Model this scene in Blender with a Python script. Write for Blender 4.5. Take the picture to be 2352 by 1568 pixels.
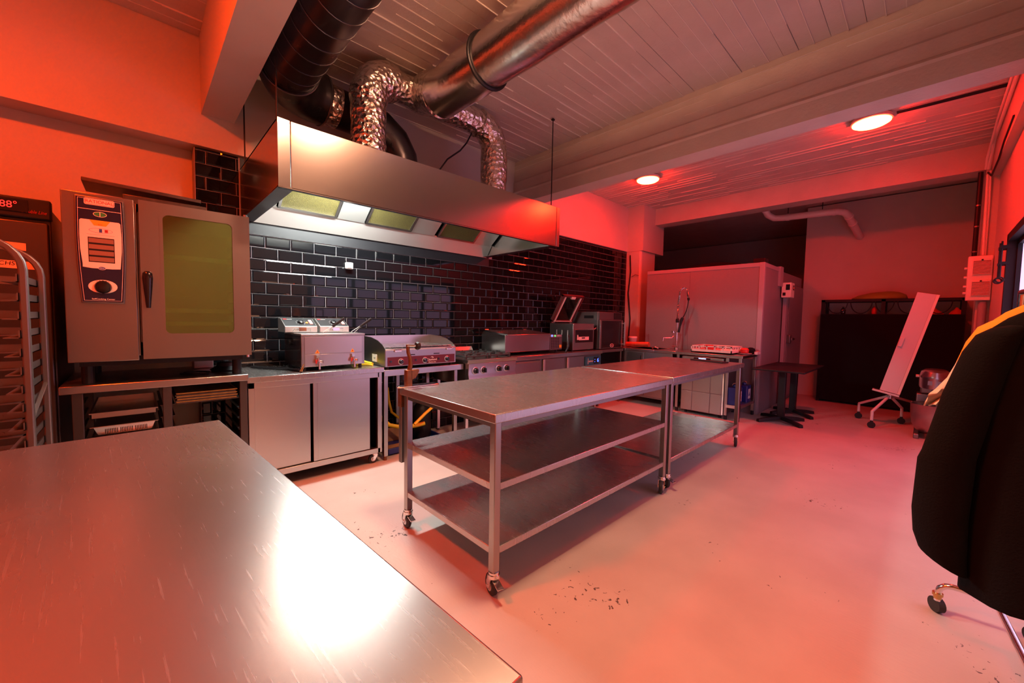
import bpy, bmesh, math, random
from mathutils import Vector, Matrix
random.seed(7)
for o in list(bpy.data.objects): bpy.data.objects.remove(o, do_unlink=True)
S = bpy.context.scene
COL = S.collection
PI = math.pi
def R(d): return math.radians(d)

# ------------------------------------------------------------------ camera
yaw, pitch, roll = R(46.4647), R(3.2451), R(0.9873)
f = Vector((math.cos(yaw)*math.cos(pitch), math.sin(yaw)*math.cos(pitch), -math.sin(pitch)))
r0 = Vector((math.sin(yaw), -math.cos(yaw), 0)); u0 = r0.cross(f)
rr = r0*math.cos(roll)+u0*math.sin(roll); uu = rr.cross(f)
cd = bpy.data.cameras.new('camera'); cam = bpy.data.objects.new('camera', cd); COL.objects.link(cam)
cd.sensor_width = 36; cd.lens = 904.05/2352*36; cd.clip_start = 0.02
M = Matrix((rr, uu, -f)).transposed().to_4x4(); M.translation = (0, 0, 1.35)
cam.matrix_world = M
S.camera = cam
# ------------------------------------------------------------------ view, world, light levels
S.view_settings.view_transform = 'Standard'; S.view_settings.look = 'None'
S.view_settings.exposure = -0.08; S.view_settings.gamma = 1.0
try: S.view_settings.use_curve_mapping = False
except Exception: pass
W = bpy.data.worlds.new('world'); S.world = W; W.use_nodes = True
W.node_tree.nodes['Background'].inputs[0].default_value = (0.62, 0.6, 0.9, 1)
W.node_tree.nodes['Background'].inputs[1].default_value = 0.0
RED = (1.0, 0.012, 0.003); RED_POWER = 350.0       # red ceiling lamps (lens emission)
RED_B = (1.0, 0.050, 0.001); RED_B_POWER = 740.0    # red lamp over the prep table
WARM = (1.0, 0.46, 0.26); WARM_POWER = 440.0       # lamp of the middle bay
HOODC = (0.95, 1.0, 0.95); HOOD_POWER = 370.0      # tubes inside the hood
DAY = (0.72, 0.62, 1.0); DAY_POWER = 1.4           # frosted, daylit window panes

# ------------------------------------------------------------------ materials
MT = {}
def nodes(name):
    m = bpy.data.materials.new(name); m.use_nodes = True; MT[name] = m
    nt = m.node_tree; return m, nt, nt.nodes['Principled BSDF']
def mat(name, col, rough=.5, metal=0, spec=.5, noise=0, nscale=20, bump=0, bscale=60, rvar=0, stretch=None, coat=0, col2=None):
    m, nt, b = nodes(name); L = nt.links
    b.inputs['Base Color'].default_value = (*col, 1); b.inputs['Roughness'].default_value = rough
    b.inputs['Metallic'].default_value = metal; b.inputs['Specular IOR Level'].default_value = spec
    b.inputs['Coat Weight'].default_value = coat
    if noise or bump or rvar or col2:
        tc = nt.nodes.new('ShaderNodeTexCoord'); mp = nt.nodes.new('ShaderNodeMapping')
        L.new(tc.outputs['Object'], mp.inputs[0])
        if stretch: mp.inputs['Scale'].default_value = stretch
        n = nt.nodes.new('ShaderNodeTexNoise'); n.inputs['Scale'].default_value = nscale; n.inputs['Detail'].default_value = 6
        L.new(mp.outputs[0], n.inputs[0])
        if noise or col2:
            rp = nt.nodes.new('ShaderNodeValToRGB'); c2 = col2 or tuple(c*(1-noise) for c in col)
            rp.color_ramp.elements[0].position = .35; rp.color_ramp.elements[1].position = .68
            rp.color_ramp.elements[0].color = (*c2, 1); rp.color_ramp.elements[1].color = (*col, 1)
            L.new(n.outputs['Fac'], rp.inputs[0]); L.new(rp.outputs[0], b.inputs['Base Color'])
        if rvar:
            mr = nt.nodes.new('ShaderNodeMapRange'); mr.inputs[1].default_value = .3; mr.inputs[2].default_value = .7
            mr.inputs[3].default_value = rough-rvar; mr.inputs[4].default_value = rough+rvar
            L.new(n.outputs['Fac'], mr.inputs[0]); L.new(mr.outputs[0], b.inputs['Roughness'])
        if bump:
            n2 = nt.nodes.new('ShaderNodeTexNoise'); n2.inputs['Scale'].default_value = bscale; n2.inputs['Detail'].default_value = 5
            L.new(mp.outputs[0], n2.inputs[0])
            bp = nt.nodes.new('ShaderNodeBump'); bp.inputs['Strength'].default_value = bump; bp.inputs['Distance'].default_value = .01
            L.new(n2.outputs['Fac'], bp.inputs['Height']); L.new(bp.outputs[0], b.inputs['Normal'])
    return m
def emit(name, col, s):
    m, nt, b = nodes(name)
    b.inputs['Base Color'].default_value = (*[min(1, c) for c in col], 1)
    b.inputs['Emission Color'].default_value = (*col, 1); b.inputs['Emission Strength'].default_value = s
    return m
mat('paint', (.52, .48, .43), .55, noise=.06, nscale=3, bump=.12, bscale=30)
mat('concrete', (.56, .50, .44), .45, noise=.10, nscale=4, bump=.25, bscale=45)
mat('ridge', (.66, .61, .55), .35, bump=.2, bscale=80)
mat('tile', (.004, .004, .005), .035, spec=.32)
mat('grout', (.30, .29, .30), .8, noise=.1)
mat('steel', (.38, .365, .355), .30, 1)
mat('steel_h', (.44, .425, .41), .26, 1)
mat('steel_in', (.50, .50, .48), .42, .8)
mat('steel_hood', (.50, .48, .465), .21, 1)
mat('steel_dull', (.24, .228, .224), .42, 1)
mat('steel_shaded', (.11, .10, .095), .38, 1)  # steel darkened to put the chiller and oven stand in shade
mat('steel_oven', (.27, .258, .25), .32, 1)
mat('steel_cab', (.50, .48, .465), .32, 1)
mat('chrome', (.80, .79, .78), .12, 1)
mat('alu', (.70, .68, .66), .35, 1)
mat('black', (.010, .010, .012), .45, spec=.3)
mat('black_gloss', (.008, .008, .01), .15)
mat('rubber', (.02, .02, .02), .7)
mat('black_metal', (.010, .010, .012), .5, spec=.3)
mat('lid_rim', (.10, .02, .02), .4)  # near-black, with the red glow on its edges mixed into the colour
mat('duct_black', (.055, .05, .055), .32, .85, rvar=.06, nscale=8)
mat('seam', (.16, .15, .16), .35, .9)
mat('white_plastic', (.55, .53, .51), .4)
mat('cream', (.72, .68, .58), .5)
mat('cold_panel', (.21, .195, .20), .45, noise=.05, nscale=60, bump=.12, bscale=220)
mat('cold_trim', (.30, .28, .30), .35)
mat('red_panel', (.10, .003, .006), .35)
mat('navy', (.010, .010, .035), .25)
mat('panel_white', (.80, .66, .58), .45)
mat('lcd', (.22, .13, .09), .2)
mat('red_print', (.30, .004, .004), .5)
mat('green_print', (.02, .22, .05), .5)
mat('orange_print', (.80, .38, .02), .5)
mat('white_print', (.85, .82, .80), .5)
mat('blue_print', (.03, .05, .22), .5)
mat('tape', (.78, .36, .16), .7)
mat('yellow', (.72, .52, .02), .45)
mat('yellow_cloth', (.75, .33, .02), .85)
mat('blue_can', (.008, .02, .16), .35)
mat('blue_panel', (.02, .12, .16), .35)
mat('coat', (.004, .004, .005), .95, spec=.15, bump=.25, bscale=160)
mat('apron', (.62, .58, .50), .9, bump=.2, bscale=60)
mat('iron_brown', (.24, .11, .055), .42, .8, noise=.3, nscale=25)
mat('cast_iron', (.02, .02, .022), .6, bump=.3, bscale=120)
mat('green_bag', (.24, .26, .03), .6, bump=.4, bscale=18)
mat('wood', (.30, .17, .08), .6, noise=.3, nscale=10)
mat('gold_tray', (.42, .29, .10), .38, .9, noise=.3, nscale=30)
mat('dark_tray', (.10, .09, .085), .4, .9, noise=.3, nscale=25)
mat('filter', (.11, .09, .02), .5, .5, noise=.25, nscale=60, bump=.9, bscale=260)
mat('red_plastic', (.45, .03, .02), .45)
mat('orange_rag', (.55, .09, .03), .8)
mat('cloth_black', (.006, .006, .007), .9, spec=.2, bump=.3, bscale=30)
mat('brass', (.60, .42, .16), .3, 1)
mat('pvc', (.72, .62, .58), .4)
mat('elbox', (.74, .70, .66), .45)
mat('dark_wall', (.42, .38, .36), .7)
emit('lens_red', RED, RED_POWER); emit('lens_red_b', RED_B, RED_B_POWER); emit('lens_warm', WARM, WARM_POWER); emit('hood_tube', HOODC, HOOD_POWER)
emit('day_pane', DAY, DAY_POWER)
emit('led_red', (1, .04, .03), 1.3); emit('led_blue', (.05, .12, 1), 5); emit('led_green', (.05, 1, .15), 2.2)
emit('led_screen', (.35, .5, 1), 2.5); emit('led_orange', (1, .3, .02), 1.2); emit('led_pink', (1, .35, .3), 1.2)
# crinkled foil
def foil():
    m, nt, b = nodes('foil'); L = nt.links
    b.inputs['Base Color'].default_value = (.74, .70, .64, 1); b.inputs['Metallic'].default_value = 1; b.inputs['Roughness'].default_value = .2
    tc = nt.nodes.new('ShaderNodeTexCoord'); v = nt.nodes.new('ShaderNodeTexVoronoi'); v.feature = 'F1'; v.inputs['Scale'].default_value = 26
    n = nt.nodes.new('ShaderNodeTexNoise'); n.inputs['Scale'].default_value = 14; n.inputs['Detail'].default_value = 5; n.inputs['Distortion'].default_value = 1.5
    mx = nt.nodes.new('ShaderNodeMath'); mx.operation = 'ADD'
    L.new(tc.outputs['Object'], v.inputs['Vector']); L.new(tc.outputs['Object'], n.inputs['Vector'])
    L.new(v.outputs['Distance'], mx.inputs[0]); L.new(n.outputs['Fac'], mx.inputs[1])
    bp = nt.nodes.new('ShaderNodeBump'); bp.inputs['Strength'].default_value = .55; bp.inputs['Distance'].default_value = .03
    L.new(mx.outputs[0], bp.inputs['Height']); L.new(bp.outputs[0], b.inputs['Normal'])
    return m
foil()
mat('foil_smooth', (.70, .66, .62), .22, 1, bump=.35, bscale=14)
# worn worktop: crossing scratches and smears
def worktop(name, met, base):
    m, nt, b = nodes(name); L = nt.links
    b.inputs['Metallic'].default_value = met; b.inputs['Base Color'].default_value = (base, base*.99, base*.98, 1)
    tc = nt.nodes.new('ShaderNodeTexCoord')
    def nz(sc, det, st, rot):
        mp = nt.nodes.new('ShaderNodeMapping'); mp.inputs['Scale'].default_value = st; mp.inputs['Rotation'].default_value = (0, 0, rot)
        L.new(tc.outputs['Object'], mp.inputs[0])
        n = nt.nodes.new('ShaderNodeTexNoise'); n.inputs['Scale'].default_value = sc; n.inputs['Detail'].default_value = det
        L.new(mp.outputs[0], n.inputs[0]); return n
    big = nz(2.5, 3, (1, 1, 1), 0); s1 = nz(3, 4, (60, 1.6, 1), .35); s2 = nz(3.4, 4, (48, 2.2, 1), 1.0)
    mr = nt.nodes.new('ShaderNodeMapRange'); mr.inputs[1].default_value = .3; mr.inputs[2].default_value = .7; mr.inputs[3].default_value = .25; mr.inputs[4].default_value = .28
    L.new(big.outputs['Fac'], mr.inputs[0])
    a = nt.nodes.new('ShaderNodeMath'); a.operation = 'MAXIMUM'
    L.new(s1.outputs['Fac'], a.inputs[0]); L.new(s2.outputs['Fac'], a.inputs[1])
    mr2 = nt.nodes.new('ShaderNodeMapRange'); mr2.inputs[1].default_value = .64; mr2.inputs[2].default_value = .80; mr2.inputs[3].default_value = 0; mr2.inputs[4].default_value = .07
    L.new(a.outputs[0], mr2.inputs[0])
    ad = nt.nodes.new('ShaderNodeMath'); ad.operation = 'ADD'; L.new(mr.outputs[0], ad.inputs[0]); L.new(mr2.outputs[0], ad.inputs[1])
    L.new(ad.outputs[0], b.inputs['Roughness'])
    bp = nt.nodes.new('ShaderNodeBump'); bp.inputs['Strength'].default_value = .012; bp.inputs['Distance'].default_value = .01
    L.new(a.outputs[0], bp.inputs['Height']); L.new(bp.outputs[0], b.inputs['Normal'])
worktop('worktop', .92, .43); worktop('worktop_lit', .84, .46)  # island copy is lightened and more diffuse, to look strongly lit
# painted floor: dull pale paint, hairline brush marks, small chips
def floor_mat():
    m, nt, b = nodes('floor_paint'); L = nt.links
    tc = nt.nodes.new('ShaderNodeTexCoord')
    n = nt.nodes.new('ShaderNodeTexNoise'); n.inputs['Scale'].default_value = 2.2; n.inputs['Detail'].default_value = 6
    L.new(tc.outputs['Object'], n.inputs['Vector'])
    rp = nt.nodes.new('ShaderNodeValToRGB'); rp.color_ramp.elements[0].color = (.39, .36, .33, 1); rp.color_ramp.elements[1].color = (.45, .42, .385, 1)
    rp.color_ramp.elements[0].position = .35; rp.color_ramp.elements[1].position = .65
    L.new(n.outputs['Fac'], rp.inputs[0])
    # chips: tiny dark specks where fine noise peaks inside a coarse mask
    c = nt.nodes.new('ShaderNodeTexNoise'); c.inputs['Scale'].default_value = 34; c.inputs['Detail'].default_value = 3; c.inputs['Distortion'].default_value = .8
    k = nt.nodes.new('ShaderNodeTexNoise'); k.inputs['Scale'].default_value = 1.4
    L.new(tc.outputs['Object'], c.inputs['Vector']); L.new(tc.outputs['Object'], k.inputs['Vector'])
    ad = nt.nodes.new('ShaderNodeMath'); ad.operation = 'MULTIPLY'; L.new(c.outputs['Fac'], ad.inputs[0]); L.new(k.outputs['Fac'], ad.inputs[1])
    st = nt.nodes.new('ShaderNodeMapRange'); st.inputs[1].default_value = .425; st.inputs[2].default_value = .435
    L.new(ad.outputs[0], st.inputs[0])
    mx = nt.nodes.new('ShaderNodeMixRGB'); L.new(st.outputs[0], mx.inputs[0]); L.new(rp.outputs[0], mx.inputs[1]); mx.inputs[2].default_value = (.06, .05, .045, 1)
    L.new(mx.outputs[0], b.inputs['Base Color'])
    b.inputs['Roughness'].default_value = .42
    n2 = nt.nodes.new('ShaderNodeTexNoise'); n2.inputs['Scale'].default_value = 30; n2.inputs['Detail'].default_value = 6
    mp = nt.nodes.new('ShaderNodeMapping'); mp.inputs['Scale'].default_value = (3, 1, 1); L.new(tc.outputs['Object'], mp.inputs[0]); L.new(mp.outputs[0], n2.inputs['Vector'])
    bp = nt.nodes.new('ShaderNodeBump'); bp.inputs['Strength'].default_value = .12; bp.inputs['Distance'].default_value = .01
    L.new(n2.outputs['Fac'], bp.inputs['Height']); L.new(bp.outputs[0], b.inputs['Normal'])
floor_mat()
# tinted coated oven glass: olive mirror over a dark see-through pane
def glass(name, tint, refl, fac, rough=.06):
    m = bpy.data.materials.new(name); m.use_nodes = True; MT[name] = m; nt = m.node_tree; nt.nodes.clear(); L = nt.links
    o = nt.nodes.new('ShaderNodeOutputMaterial'); mx = nt.nodes.new('ShaderNodeMixShader'); mx.inputs[0].default_value = fac
    t = nt.nodes.new('ShaderNodeBsdfTransparent'); t.inputs[0].default_value = (*tint, 1)
    g = nt.nodes.new('ShaderNodeBsdfGlossy'); g.inputs['Color'].default_value = (*refl, 1); g.inputs['Roughness'].default_value = rough
    L.new(t.outputs[0], mx.inputs[1]); L.new(g.outputs[0], mx.inputs[2]); L.new(mx.outputs[0], o.inputs[0])
glass('oven_glass', (.50, .72, .36), (.42, .66, .28), .34, .03)
glass('dark_glass', (.05, .05, .05), (.5, .5, .5), .12)
glass('lid_glass', (.45, .40, .38), (.7, .7, .7), .12)

# ------------------------------------------------------------------ mesh helpers
ORG = {}
class MB:
    def __init__(s): s.v = []; s.f = []
    def add(s, vs, fs):
        k = len(s.v); s.v += [tuple(p) for p in vs]; s.f += [tuple(i+k for i in q) for q in fs]; return s
    def box(s, x0, x1, y0, y1, z0, z1, M=None):
        vs = [Vector((x, y, z)) for x in (x0, x1) for y in (y0, y1) for z in (z0, z1)]
        if M is not None: vs = [M @ p for p in vs]
        return s.add(vs, [(0,1,3,2),(4,6,7,5),(0,4,5,1),(2,3,7,6),(0,2,6,4),(1,5,7,3)])
    def cyl(s, p0, p1, r, r1=None, n=16, cap=True):
        p0 = Vector(p0); p1 = Vector(p1); r1 = r if r1 is None else r1
        d = (p1-p0).normalized(); a = d.orthogonal().normalized(); b = d.cross(a)
        vs = [p0+(a*math.cos(t)+b*math.sin(t))*r for t in [2*PI*i/n for i in range(n)]]
        vs += [p1+(a*math.cos(t)+b*math.sin(t))*r1 for t in [2*PI*i/n for i in range(n)]]
        fs = [(i, (i+1) % n, n+(i+1) % n, n+i) for i in range(n)]
        if cap: fs += [tuple(range(n-1, -1, -1)), tuple(range(n, 2*n))]
        return s.add(vs, fs)
    def tube(s, pts, r, n=10, cap=True, closed=False):
        P = [Vector(p) for p in pts]; m = len(P); rs = r if isinstance(r, (list, tuple)) else [r]*m
        vs = []; a = None
        for i in range(m):
            if closed: d = P[(i+1) % m]-P[i-1]
            else: d = P[min(i+1, m-1)]-P[max(i-1, 0)]
            d.normalize()
            a = d.orthogonal().normalized() if a is None else (a-d*a.dot(d)).normalized()
            b = d.cross(a)
            vs += [P[i]+(a*math.cos(2*PI*j/n)+b*math.sin(2*PI*j/n))*rs[i] for j in range(n)]
        fs = []
        for i in range(m if closed else m-1):
            k = (i+1) % m
            fs += [(i*n+j, i*n+(j+1) % n, k*n+(j+1) % n, k*n+j) for j in range(n)]
        if cap and not closed: fs += [tuple(range(n-1, -1, -1)), tuple((m-1)*n+j for j in range(n))]
        return s.add(vs, fs)
    def lathe(s, prof, c, n=24, M=None):
        c = Vector(c); vs = []; fs = []; m = len(prof)
        for r, z in prof:
            for j in range(n):
                p = Vector((r*math.cos(2*PI*j/n), r*math.sin(2*PI*j/n), z))
                vs.append(c+(M @ p if M is not None else p))
        for i in range(m-1): fs += [(i*n+j, i*n+(j+1) % n, (i+1)*n+(j+1) % n, (i+1)*n+j) for j in range(n)]
        fs += [tuple(range(n-1, -1, -1)), tuple((m-1)*n+j for j in range(n))]
        return s.add(vs, fs)
    def prism(s, poly, ax, a, b):
        def P(u, v, w): return {'x': (w, u, v), 'y': (u, w, v), 'z': (u, v, w)}[ax]
        n = len(poly)
        vs = [P(u, v, a) for u, v in poly]+[P(u, v, b) for u, v in poly]
        return s.add(vs, [tuple(range(n)), tuple(range(2*n-1, n-1, -1))]+[(i, (i+1) % n, n+(i+1) % n, n+i) for i in range(n)])
    def loft(s, rings, cap=True):
        n = len(rings[0]); vs = [p for q in rings for p in q]; m = len(rings)
        fs = [(i*n+j, i*n+(j+1) % n, (i+1)*n+(j+1) % n, (i+1)*n+j) for i in range(m-1) for j in range(n)]
        if cap: fs += [tuple(range(n-1, -1, -1)), tuple((m-1)*n+j for j in range(n))]
        return s.add(vs, fs)
    def sheet(s, grid, th):
        rws = len(grid); cs = len(grid[0]); g = [[Vector(p) for p in q] for q in grid]
        def nrm(i, j):
            a = g[min(i+1, rws-1)][j]-g[max(i-1, 0)][j]; b = g[i][min(j+1, cs-1)]-g[i][max(j-1, 0)]
            return a.cross(b).normalized()*th
        vs = [g[i][j] for i in range(rws) for j in range(cs)]+[g[i][j]+nrm(i, j) for i in range(rws) for j in range(cs)]
        N = rws*cs; fs = []
        for i in range(rws-1):
            for j in range(cs-1):
                q = (i*cs+j, i*cs+j+1, (i+1)*cs+j+1, (i+1)*cs+j); fs += [q, tuple(k+N for k in reversed(q))]
        ed = [i*cs for i in range(rws)]; e2 = [i*cs+cs-1 for i in range(rws)]; t = list(range(cs)); bt = [(rws-1)*cs+j for j in range(cs)]
        for e in (ed, e2, t, bt): fs += [(e[k], e[k+1], e[k+1]+N, e[k]+N) for k in range(len(e)-1)]
        return s.add(vs, fs)
    def mesh(s, name, smooth=0, off=None):
        me = bpy.data.meshes.new(name)
        off = off or Vector()
        me.from_pydata([tuple(Vector(p)-off) for p in s.v], [], s.f); me.update()
        bm = bmesh.new(); bm.from_mesh(me); bmesh.ops.recalc_face_normals(bm, faces=bm.faces); bm.to_mesh(me); bm.free()
        if smooth:
            me.polygons.foreach_set('use_smooth', [True]*len(me.polygons)); me.set_sharp_from_angle(angle=R(smooth))
        return me
    def build(s, name, m, parent=None, smooth=0, bevel=0, seg=2, label=None, kind=None):
        off = ORG.get(parent.name, Vector()) if parent else Vector()
        me = s.mesh(name, smooth or (40 if bevel else 0), off)
        me.materials.append(MT[m]); o = bpy.data.objects.new(name, me); COL.objects.link(o)
        if parent: o.parent = parent; ORG[o.name] = off
        if bevel:
            b = o.modifiers.new('bevel', 'BEVEL'); b.width = bevel; b.segments = seg; b.limit_method = 'ANGLE'; b.angle_limit = R(40)
        if label: o['label'] = label
        if kind: o['kind'] = kind
        return o
def box(*a): return MB().box(*a)
def tag(o, label, cat, group=None):
    o['label'] = label; o['category'] = cat
    if group: o['group'] = group
    return o
def thing(name, loc, label, cat, group=None, local=False, rz=0):
    o = bpy.data.objects.new(name, None); COL.objects.link(o); o.empty_display_size = .1
    o.location = loc; o.rotation_euler = (0, 0, rz)
    ORG[o.name] = Vector() if local else Vector(loc)
    return tag(o, label, cat, group)
def struct(mb, name, m, **k):
    o = mb.build(name, m, **k); o['kind'] = 'structure'; return o
def copy_tree(o, parent=None):
    c = o.copy(); COL.objects.link(c); c.parent = parent
    for ch in list(o.children): copy_tree(ch, c)
    return c
def text(name, body, size, loc, rot, m, parent, align='CENTER', ext=.0006, sx=1, italic=0):
    cu = bpy.data.curves.new('t', 'FONT'); cu.body = body; cu.size = size; cu.align_x = align; cu.align_y = 'CENTER'; cu.extrude = ext; cu.shear = italic
    t = bpy.data.objects.new('t', cu); COL.objects.link(t)
    me = bpy.data.meshes.new_from_object(t.evaluated_get(bpy.context.evaluated_depsgraph_get()))
    bpy.data.objects.remove(t); me.name = name
    Mx = Matrix.Translation(Vector(loc)-ORG.get(parent.name, Vector())) @ rot.to_4x4() @ Matrix.Diagonal((sx, 1, 1, 1))
    me.transform(Mx); me.materials.clear(); me.materials.append(MT[m])
    o = bpy.data.objects.new(name, me); COL.objects.link(o); o.parent = parent; ORG[o.name] = ORG.get(parent.name, Vector())
    return o
from mathutils import Euler
FY = Euler((PI/2, 0, 0)).to_matrix()          # reads on a face turned to -Y
FX = Euler((PI/2, 0, -PI/2)).to_matrix()      # reads on a face turned to -X
def arc(c, r, a0, a1, u, v, n=8):
    c = Vector(c); u = Vector(u); v = Vector(v)
    return [c+u*(r*math.cos(a0+(a1-a0)*i/n))+v*(r*math.sin(a0+(a1-a0)*i/n)) for i in range(n+1)]

# ================================================================== THE ROOM
CEIL = 3.54
fl = struct(box(-3, 13, -.8, 6.2, -.1, 0), 'floor', 'floor_paint')
struct(box(-3, .36, 4.3, 4.7, 0, 2.72), 'wall_back', 'paint')
wl = struct(box(-3.2, -3, -.8, 4.7, 0, CEIL), 'wall_left', 'paint')
tw = struct(box(.36, 6.95, 4.107, 4.7, 0, 2.68), 'wall_tiled', 'grout')
struct(box(9.25, 9.45, -.8, 1.67, 0, CEIL), 'wall_far', 'paint')
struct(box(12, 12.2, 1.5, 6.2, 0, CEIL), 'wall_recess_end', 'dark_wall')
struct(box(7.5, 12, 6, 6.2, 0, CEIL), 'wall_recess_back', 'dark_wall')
struct(box(7.3, 7.5, 4.7, 6.2, 0, CEIL), 'wall_recess_left', 'dark_wall')  # unseen wall, added to seal stray light out of the recess
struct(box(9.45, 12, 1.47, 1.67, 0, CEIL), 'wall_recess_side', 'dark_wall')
# right wall with its window opening
WX0, WX1, WZ0, WZ1 = 2.5, 6.15, .08, 2.25
wr = MB(); wr.box(-3.2, WX0, -.8, -.5, 0, CEIL); wr.box(WX1, 9.45, -.8, -.5, 0, CEIL)
wr.box(WX0, WX1, -.8, -.5, 0, WZ0); wr.box(WX0, WX1, -.8, -.5, WZ1, CEIL)
struct(wr, 'wall_right', 'paint')
# slab
cl = struct(box(-3.2, 13, -.8, 6.2, CEIL+.02, CEIL+.25), 'ceiling', 'concrete')
# board-marked soffits, one object a board
def boards(x0, x1, y0, y1, along, pitch):
    rid = MB()
    if along == 'x':
        me = box(0, x1-x0, 0, pitch-.003, 0, .03).mesh('board'); me.materials.append(MT['concrete']); n = int((y1-y0)/pitch)
        for i in range(n+1):
            o = bpy.data.objects.new('board', me); COL.objects.link(o); o.parent = cl
            o.location = (x0, y0+i*pitch, CEIL+random.uniform(-.004, .004))
            y = y0+i*pitch-.0015; x = x0
            while x < x1:
                l = random.uniform(.2, 1.0); h = random.uniform(.004, .010)
                if random.random() < .62: rid.box(x, min(x1, x+l), y-.0025, y+.0025, CEIL-h, CEIL+.02)
                x += l
    else:
        me = box(0, pitch-.003, 0, y1-y0, 0, .03).mesh('board'); me.materials.append(MT['concrete']); n = int((x1-x0)/pitch)
        for i in range(n+1):
            o = bpy.data.objects.new('board', me); COL.objects.link(o); o.parent = cl
            o.location = (x0+i*pitch, y0, CEIL+random.uniform(-.004, .004))
            x = x0+i*pitch-.0015; y = y0
            while y < y1:
                l = random.uniform(.2, .9); h = random.uniform(.004, .011)
                if random.random() < .62: rid.box(x-.0025, x+.0025, y, min(y1, y+l), CEIL-h, CEIL+.02)
                y += l
    rid.build('joint_ridge', 'ridge', cl, kind='stuff')
boards(.55, 3.95, -.5, 4.1, 'x', .102)
boards(4.0, 7.45, -.5, 4.1, 'y', .098)
boards(-3, .45, -.5, 4.1, 'x', .118)
# downstand beams
struct(MB().prism([(4.1, 2.70), (4.7, 2.70), (4.7, CEIL+.02), (4.1, CEIL+.02)], 'x', -3, 7.0), 'trim_1', 'paint')
struct(box(.41, .63, -.5, 4.1, 2.95, CEIL+.02), 'trim_2', 'paint')
tb = struct(MB().prism([(3.86, 2.95), (4.09, 2.95), (4.09, CEIL+.02), (3.895, CEIL+.02), (3.885, 3.27), (3.872, 3.25), (3.875, 3.14), (3.862, 3.125), (3.852, 3.11), (3.86, 3.09)], 'y', -.5, 4.1), 'trim_3', 'concrete')
rg = MB()
for z in (3.34, 3.42, 3.475):
    y = -.5
    while y < 4.1:
        l = random.uniform(.3, 1.1)
        if random.random() < .6: rg.box(3.882, 3.893, y, min(4.1, y+l), z-.002, z+.002)
        y += l
rg.build('joint_ridge', 'ridge', tb, kind='stuff')
tc_ = struct(box(7.4, 7.7, -.5, 3.8, 3.23, CEIL+.02), 'trim_4', 'concrete')
struct(box(7.72, 8.0, -.5, 6, 3.36, CEIL+.02), 'trim_8', 'dark_wall')
struct(box(6.95, 7.77, 3.77, 4.7, 2.69, CEIL+.02), 'trim_5', 'paint')          # column head
struct(MB().prism([(6.95, 3.83), (6.98, 3.80), (7.5, 3.80), (7.5, 4.7), (6.95, 4.7)], 'z', 0, 2.69), 'trim_6', 'paint', bevel=.012)
struct(box(-3, 9.3, -.5, -.43, 3.14, CEIL+.02), 'trim_7', 'paint')
struct(box(7.4, 7.72, -.5, -.39, 0, 3.23), 'trim_9', 'paint')
struct(box(7.5, 9.25, 5.2, 5.35, 2.45, 2.62), 'trim_10', 'black_metal')

# tiles: bevelled metro tiles in running bond
TW, TH = .2045, .1025
def tile_mesh(w, h):
    d = .009; e = .0105; b = MB()
    vs = [(0,0,0),(w,0,0),(w,0,h),(0,0,h)]
    o = [(x, 0, z) for x, _, z in vs]; m = [(x, -.003, z) for x, _, z in vs]
    d = .007; ii = [(e,-d,e),(w-e,-d,e),(w-e,-d,h-e),(e,-d,h-e)] if w > 2.5*e else [(w*.3,-d*.6,e),(w*.7,-d*.6,e),(w*.7,-d*.6,h-e),(w*.3,-d*.6,h-e)]
    b.add(o+m+ii, [(0,1,5,4),(1,2,6,5),(2,3,7,6),(3,0,4,7),(4,5,9,8),(5,6,10,9),(6,7,11,10),(7,4,8,11),(8,9,10,11)])
    return b
full = tile_mesh(TW-.0035, TH-.0035).mesh('tile'); full.materials.append(MT['tile'])
allt = []
for k in range(-7, 21):
    zt = 2.05-k*TH; zb = zt-TH
    if zb < 0: continue
    x = .84 if k % 2 == 0 else .94
    x -= TW*4
    while x < 6.95:
        a, c = max(x, .362), min(x+TW, 6.948)
        if k < 0 and .655 < a < 3.39: c = a
        if k < 0 and a <= .655: c = min(c, .655)
        if c-a > .015: allt.append((a, c, zb, min(zt, 2.685)))
        x += TW
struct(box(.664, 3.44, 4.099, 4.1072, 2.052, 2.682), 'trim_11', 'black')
def hidden(a, c, zb, zt):
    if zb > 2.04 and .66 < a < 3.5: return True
    if a < .56 and zb < 1.98: return True
    if zt < .95: return True
    return False
vis = [t for t in allt if not hidden(*t)]
vis.sort(key=lambda t: math.hypot((t[0]+t[1])/2, 4.1)+abs(t[2]-1.35)*.3)
near = set(vis[:300]); rest = MB()
for t in allt:
    a, c, zb, zt = t; w = c-a-.0035; h = zt-zb-.0035
    if t in near:
        if abs(w-(TW-.0035)) < 1e-4 and abs(h-(TH-.0035)) < 1e-4: me = full
        else: me = tile_mesh(w, h).mesh('tile'); me.materials.append(MT['tile'])
        o = bpy.data.objects.new('tile', me); COL.objects.link(o); o.parent = tw
        o.location = (a+.00175, 4.108+random.uniform(-.0006, .0006), zb+.00175)
        o.rotation_euler = (random.uniform(-.003, .003), 0, random.uniform(-.003, .003))
    else:
        b = tile_mesh(w, h); rest.add([(p[0]+a+.00175, p[1]+4.108, p[2]+zb+.00175) for p in b.v], b.f)
rest.build('tile_field', 'tile', tw, kind='stuff')

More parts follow.
